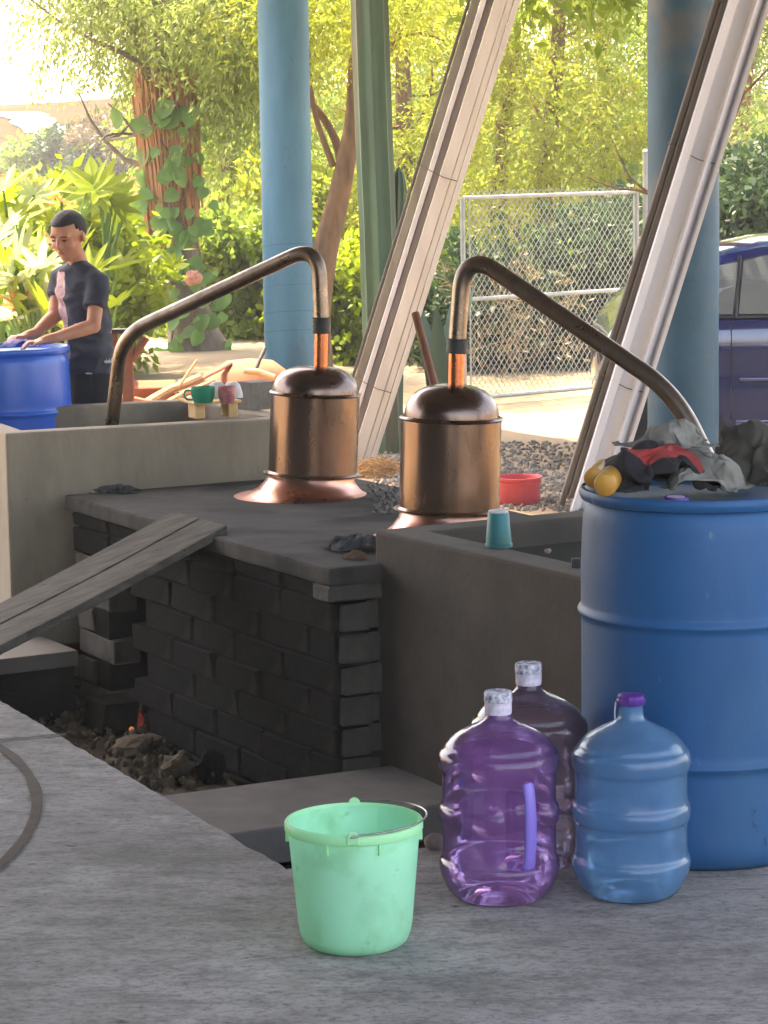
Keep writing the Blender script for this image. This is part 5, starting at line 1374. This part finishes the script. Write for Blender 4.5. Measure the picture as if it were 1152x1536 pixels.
# -- mesquite with a bent reddish trunk
YM = 22.6
pth = [ground_at(468, YM), W3(474, 450, YM), W3(487, 380, YM), W3(505, 310, YM), W3(520, 240, YM), W3(530, 170, YM), W3(534, 60, YM), W3(540, -120, YM)]
mt = tree('mesquite_tree', pth, [.16, .14, .115, .10, .085, .07, .055, .04], rnd_clumps(400, 640, -150, 40, 22, 24.5, 16, .42), 520, 30, .55, .02, .075, .55, m_leaf_y, m_bark,
     'slender tree with bent reddish-brown trunk between the blue column and the cactus', nl=0)
for i, (pp, r) in enumerate((([(515, 262), (505, 215), (480, 170), (440, 130)], .05), ([(500, 250), (470, 160), (462, 60)], .03), ([(527, 240), (560, 200), (600, 190)], .028), ([(478, 440), (455, 400), (430, 300), (425, 200)], .03), ([(530, 150), (575, 90), (610, 20), (640, -60)], .045), ([(590, 60), (625, 50), (665, 60)], .02))):
    pts = smooth_path([W3(x, y, YM + (.0 if j == 0 else random.uniform(-.2, .3))) for j, (x, y) in enumerate(pp)], 4)
    MB().tube(pts, list(np.linspace(r, r * .5, len(pts))), 8).build('limb', m_bark, [c for c in mt.children if c.name.startswith('trunk')][0], smooth=True)
# -- wall of mesquites further back
for i, (px, Y, lm, lab, trk) in enumerate((
        (345, 29, m_leaf_g, 'green tree standing behind the shaggy trunk and blue column', (345, 340)),
        (470, 31, m_leaf_y, 'yellow-green mesquite behind the bent reddish trunk', (455, 440)),
        (610, 30, m_leaf_y, 'yellow-green mesquite behind the columnar cactus', (605, 612)),
        (735, 32, m_leaf_y, 'tall pale mesquite with thin trunk behind the gate, nearer the boards', (770, 740)),
        (850, 31, m_leaf_y, 'tall mesquite with twin trunks showing above the chain link gate', (838, 812)),
        (920, 33, m_leaf_g, 'straight brown-trunked tree behind the gate post', (905, 912)),
        (1030, 30, m_leaf_g, 'green tree behind the worn blue column', (1010, 1020)),
        (1135, 28, m_leaf_grey, 'grey-green weeping tree standing behind the parked car', (1120, 1095)))):
    b0 = ground_at(px, Y)
    pth = [b0, W3(trk[1], 400, Y), W3((trk[0] + trk[1]) / 2, 200, Y), W3(trk[0], 60, Y), W3(trk[0] + 10, -160, Y)]
    hang = rnd_clumps(px - 85, px + 85, -170, 200, Y - 1.2, Y + 1.2, 12, .5) + rnd_clumps(px - 80, px + 80, 190, 420, Y - 1.5, Y + 1.0, 9, .46)
    tree('background_tree', pth, [.14, .12, .10, .085, .06], hang, 760, 30, .62, .026, .09, .55, lm, m_bark, lab, nl=6, ll_len=1.3, group='trees beyond the shed', from_i=-3, limb_r=.03)
ps = ground_at(1030, 19.3)  # tree added with its crown out of view, to keep sun off the car
tree('added_shade_tree', [ps, ps + Z * 1.4, ps + Vector((.1, 0, 2.6)), ps + Vector((.2, -.1, 3.9))], [.12, .11, .1, .07], [((ps.x + random.uniform(-1.6, 2.4), ps.y + random.uniform(-1.9, 1.9), random.uniform(3.2, 4.6)), (.8, .8, .45), 1.0) for _ in range(16)], 900, 24, .6, .05, .13, .3, m_leaf_g, m_bark,
     'unseen tree added to shade the car, trunk hidden behind the worn blue column', nl=6, ll_len=1.4)
# far thicket that closes the view under the crowns
def shrub(name, px, py0, py1, Y, wpx, lm, label, twigs, per=26, lw=.05, ll=.11, droop=.1, tl=.4, group=None, r=.34, n=9, cat='shrub'):
    b0 = ground_at(px, Y); t = thing(name, b0, label, cat, group)
    cl = rnd_clumps(px - wpx, px + wpx, py0, py1, Y - .5, Y + .5, n, r)
    mb = MB()
    for c, rr, w_ in cl:
        cv = Vector(c); mid = b0.lerp(cv, .5) + Vector((random.gauss(0, .08), random.gauss(0, .08), 0)); mb.tube([b0 + Vector((random.gauss(0, .06), random.gauss(0, .06), 0)), mid, cv], [.018, .013, .006], 5)
    mb.build('stems', m_bark, t)
    V_, Q = leaf_cloud([(np.array(c), np.array(r_), w_) for c, r_, w_ in cl], twigs, per, tl, lw, ll, droop)
    o = np_mesh('foliage', V_, Q, lm, t, b0); o['kind'] = 'stuff'; return t
G = 'shrubs beyond the shed'
shrub('leafy_shrub', 170, 300, 540, 27, 45, m_leaf_g, 'bright leafy shrub between the boy and the shaggy trunk', 620, group=G)
shrub('leafy_shrub', 345, 360, 560, 26, 55, m_leaf_g, 'bright leafy shrub right behind the swan arm of the skirted still', 760, group=G)
shrub('leafy_shrub', 400, 250, 520, 28, 50, m_leaf_y, 'yellow-green shrub filling the gap beside the bright blue column', 620, group=G)
shrub('leafy_shrub', 505, 400, 580, 25.5, 40, m_leaf_castor, 'vivid green shrub at the foot of the bent reddish trunk', 520, lw=.06, ll=.12, group=G)
shrub('leafy_shrub', 640, 330, 590, 27, 60, m_leaf_g, 'green shrub behind the cream boards', 620, group=G)
shrub('leafy_shrub', 735, 380, 600, 24.5, 50, m_leaf_dark, 'dark shrub behind the gate, next to the cream boards', 620, group=G)
shrub('leafy_shrub', 815, 400, 600, 25.2, 45, m_leaf_g, 'mid green shrub showing through the middle of the gate', 520, group=G)
shrub('leafy_shrub', 885, 380, 600, 24.6, 45, m_leaf_dark, 'dark shrub behind the gate post', 560, group=G)
shrub('leafy_shrub', 1000, 300, 600, 27, 60, m_leaf_dark, 'dark green shrub behind the worn blue column', 620, group=G)
shrub('leafy_shrub', 1110, 220, 480, 25, 60, m_leaf_dark, 'dark green shrub over the roof of the parked car', 620, group=G)
shrub('dry_bush', 780, 430, 590, 23.8, 60, m_dry, 'dry straw-coloured bush tangled behind the gate mesh', 60, per=22, lw=.018, ll=.12)
# thicket further still
t = thing('far_thicket', ground_at(700, 42), 'far dense thicket closing the view between the trunks', 'thicket')
V_, Q = leaf_cloud([(np.array(c), np.array(r_), w_) for c, r_, w_ in rnd_clumps(260, 1230, 120, 560, 40, 45, 60, .8)], 3400, 24, .7, .06, .14, .2)
o = np_mesh('foliage', V_, Q, m_leaf_g, t, root_loc(t)); o['kind'] = 'stuff'
# -- columnar cactus
def cactus(path, r, ribs, label, parent=None, name='columnar_cactus', arms=()):
    base_ = Vector(path[0]); t = thing(name, base_, label, 'cactus')
    def stem(pp, r_, nm):
        pts = smooth_path(pp, 6); n = len(pts); mb = MB(); seg = ribs * 6; vs = []
        for i, p in enumerate(pts):
            tp = 1.0 if i < n - 3 else (.85, .55, .05)[i - n + 3]
            for k in range(seg):
                th = 2 * math.pi * k / seg; q = r_ * tp * (1 - .17 * (.5 - .5 * math.cos(ribs * th)) ** .6 + .02 * noise.noise(Vector((k * .4, i * .5, 0))))
                vs.append(p + Vector((math.cos(th) * q, math.sin(th) * q, 0)))
        mb.add(vs, [(i * seg + k, i * seg + (k + 1) % seg, (i + 1) * seg + (k + 1) % seg, (i + 1) * seg + k) for i in range(n - 1) for k in range(seg)])
        mb.build(nm, m_cactus, t, smooth=60)
    stem(path, r, 'stem')
    for pp, r_ in arms: stem(pp, r_, 'arm')
    return t
YC = 17.4
cb_ = ground_at(574, YC)
cactus([cb_, W3(572, 500, YC), W3(567, 350, YC), W3(560, 180, YC), W3(554, 0, YC), W3(550, -160, YC)], .125, 8, 'tall ribbed columnar cactus with a short side arm beside the cream boards',
       arms=[([W3(592, 640, YC + .1), W3(594, 450, YC + .1), W3(596, 330, YC + .1), W3(598, 250, YC + .1)], .055)])
# -- agave behind the board bundle
ag = thing('agave', ground_at(660, 18.6), 'blue-green agave with long stiff leaves beside the copper still\'s neck', 'agave'); o0 = root_loc(ag)
for k in range(7):
    a_ = random.uniform(0, 6.28) if k > 3 else (2.6, 2.0, 1.2, .5)[k]; tl_ = random.uniform(.08, .3); L_ = random.uniform(.8, 1.15)
    d = Vector((math.cos(a_) * tl_, math.sin(a_) * tl_, 1)).normalized(); sd = d.cross(Vector((math.cos(a_), math.sin(a_), 0)) if tl_ > .01 else Vector((1, 0, 0))).normalized()
    mb = MB(); vs = []; nn = d.cross(sd)
    for j in range(8):
        t_ = j / 7; w_ = .075 * math.sin(math.pi * (.25 + .72 * t_)) ** .8 + .002; p = o0 + d * L_ * t_ + Vector((math.cos(a_), math.sin(a_), 0)) * .12 * t_ * t_
        vs += [p - sd * w_ + nn * .02 * (1 - t_), p, p + sd * w_ + nn * .02 * (1 - t_), p - nn * .012]
    mb.add(vs, [(j * 4 + q, j * 4 + (q + 1) % 4, j * 4 + 4 + (q + 1) % 4, j * 4 + 4 + q) for j in range(7) for q in range(4)])
    mb.build('leaf', m_agave, ag, smooth=True)
# -- castor plants around the boy
def palmate(lobes, m, size, cutd=.45):
    out = []
    for k in range(lobes):
        a0 = -math.pi * .82 + 2 * math.pi * .82 * k / (lobes - 1); ln = 1 - .28 * abs(k - (lobes - 1) / 2) / ((lobes - 1) / 2); wd = .72 * math.pi * .82 / (lobes - 1)
        out += [(a0 - wd, cutd * .75), (a0 - wd * .55, ln * .72), (a0, ln), (a0 + wd * .55, ln * .72)]
    pts = [(r * math.sin(a_), r * math.cos(a_)) for a_, r in out] + [(0, -.12)]
    return leaf_mesh('leaf', pts, size, m, .22)
cl_g = [palmate(9, m_leaf_castor, s) for s in (.24, .31)]; cl_r = [palmate(8, m_leaf_red, s) for s in (.16, .22)]; cl_p = [palmate(9, m_leaf_pale, s) for s in (.22, .28)]
def castor(px, Y, leaves, label):
    b0 = ground_at(px, Y); t = thing('castor_plant', b0, label, 'plant', 'castor plants behind the boy')
    for (lx, ly, kind) in leaves:
        p = W3(lx, ly, Y + random.uniform(-.3, .3)); st_ = b0.lerp(Vector((b0.x, b0.y, p.z - .3)), .8)
        MB().tube(smooth_path([b0, st_, p], 4), .010, 5).build('stem', m_leaf_vine, t)
        me = random.choice({'g': cl_g, 'r': cl_r, 'p': cl_p}[kind])
        rot = Euler((random.gauss(.75, .35), random.gauss(0, .35), random.uniform(0, 6.28)))
        mesh_obj('leaf', me, t, Matrix.Translation(p - b0) @ rot.to_matrix().to_4x4())
def lv(n, x0_, x1_, y0_, y1_, mix): return [(random.uniform(x0_, x1_), random.uniform(y0_, y1_), random.choice(mix)) for _ in range(n)]
castor(15, 17.5, [(15, 330, 'g'), (40, 300, 'g'), (5, 285, 'g')] + lv(14, -10, 60, 290, 500, 'ggggp'), 'castor plant with big green star leaves over the bright barrel')
castor(95, 18.5, [(90, 310, 'g'), (130, 290, 'g'), (70, 330, 'g'), (60, 300, 'r')] + lv(13, 50, 150, 280, 460, 'gggr'), 'castor plant with broad leaves right above the boy\'s head')
castor(155, 19.5, [(150, 285, 'g'), (178, 300, 'g')] + lv(12, 120, 195, 290, 520, 'ggg'), 'castor plant with bright leaves between boy and trunk')
castor(45, 15.6, [(55, 400, 'p'), (30, 420, 'p'), (60, 460, 'p')] + lv(9, 5, 75, 370, 500, 'pppgr'), 'castor plant with pale sun-bleached leaves beside the boy\'s shoulder')
castor(-10, 16.2, lv(10, -20, 40, 330, 500, 'ggpr'), 'castor plant with reddish shoots at the edge of the bright barrel')
shrub('leafy_shrub', 105, 350, 520, 21, 55, m_leaf_castor, 'vivid low shrub behind the boy\'s back', 520, lw=.06, ll=.12, group=G)
shrub('leafy_shrub', 20, 340, 520, 22, 50, m_leaf_castor, 'vivid low shrub behind the bright barrel', 420, lw=.06, ll=.12, group=G)
# -- far field margin: bushes, a lone cactus, pale track
for (px, Y, wd, h, m_, lab) in ((60, 120, 1.5, 1.6, m_leaf_g, 'round far bush at the field edge beside the lone cactus'), (100, 118, 1.3, 1.9, m_leaf_dark, 'darker far bush at the field edge'), (135, 115, 1.6, 1.5, m_leaf_dark, 'low bluish far bush under the drooping tree'), (165, 112, 1.8, 2.4, m_dry, 'dry brown far bush next to the shaggy trunk'), (40, 135, 1.6, 1.0, m_leaf_pale, 'pale low scrub along the field edge')):
    Y = 61 + (Y - 112) * .15; wd *= .5; h *= .55; b0 = W3(px, 250, Y); b0.z = slope(b0.x, b0.y); t = thing('far_bush', b0, lab, 'bush', 'bushes along the field edge')
    MB().tube([b0 - Z * .1, b0 + Z * h * .6], [.08, .03], 6).build('stems', m_bark, t)
    V_, Q = leaf_cloud([((b0.x + random.gauss(0, wd * .45), b0.y + random.gauss(0, wd * .5), b0.z + h * random.uniform(.3, .75)), (wd * .45, wd * .5, h * .3), 1.0) for _ in range(8)], 300, 18, .3, .08, .16, .1, .07)
    o = np_mesh('foliage', V_, Q, m_, t, b0); o['kind'] = 'stuff'
b0 = W3(82, 225, 64); b0.z = slope(b0.x, b0.y)
cactus([b0, b0 + Z * .5, b0 + Z * .9, b0 + Z * 1.25], .06, 6, 'tiny lone columnar cactus standing far off at the field edge')

# ---------------------------------------------------------------- thin scattering volume added to imitate a lens veil over the distance
m_lens_veil = bpy.data.materials.new('haze'); m_lens_veil.use_nodes = True
hn = m_lens_veil.node_tree; hn.nodes.remove(hn.nodes['Principled BSDF'])
pv_ = hn.nodes.new('ShaderNodeVolumePrincipled'); pv_.inputs['Color'].default_value = (.93, .93, .9, 1); pv_.inputs['Density'].default_value = .0016; pv_.inputs['Anisotropy'].default_value = .2
hn.links.new(pv_.outputs[0], hn.nodes['Material Output'].inputs['Volume'])
hz_ = MB().obox((0, 105, 4.0), (310, 0, 0), (0, 235, 0), (0, 0, 6.6)).build('haze', m_lens_veil); stuff(hz_)
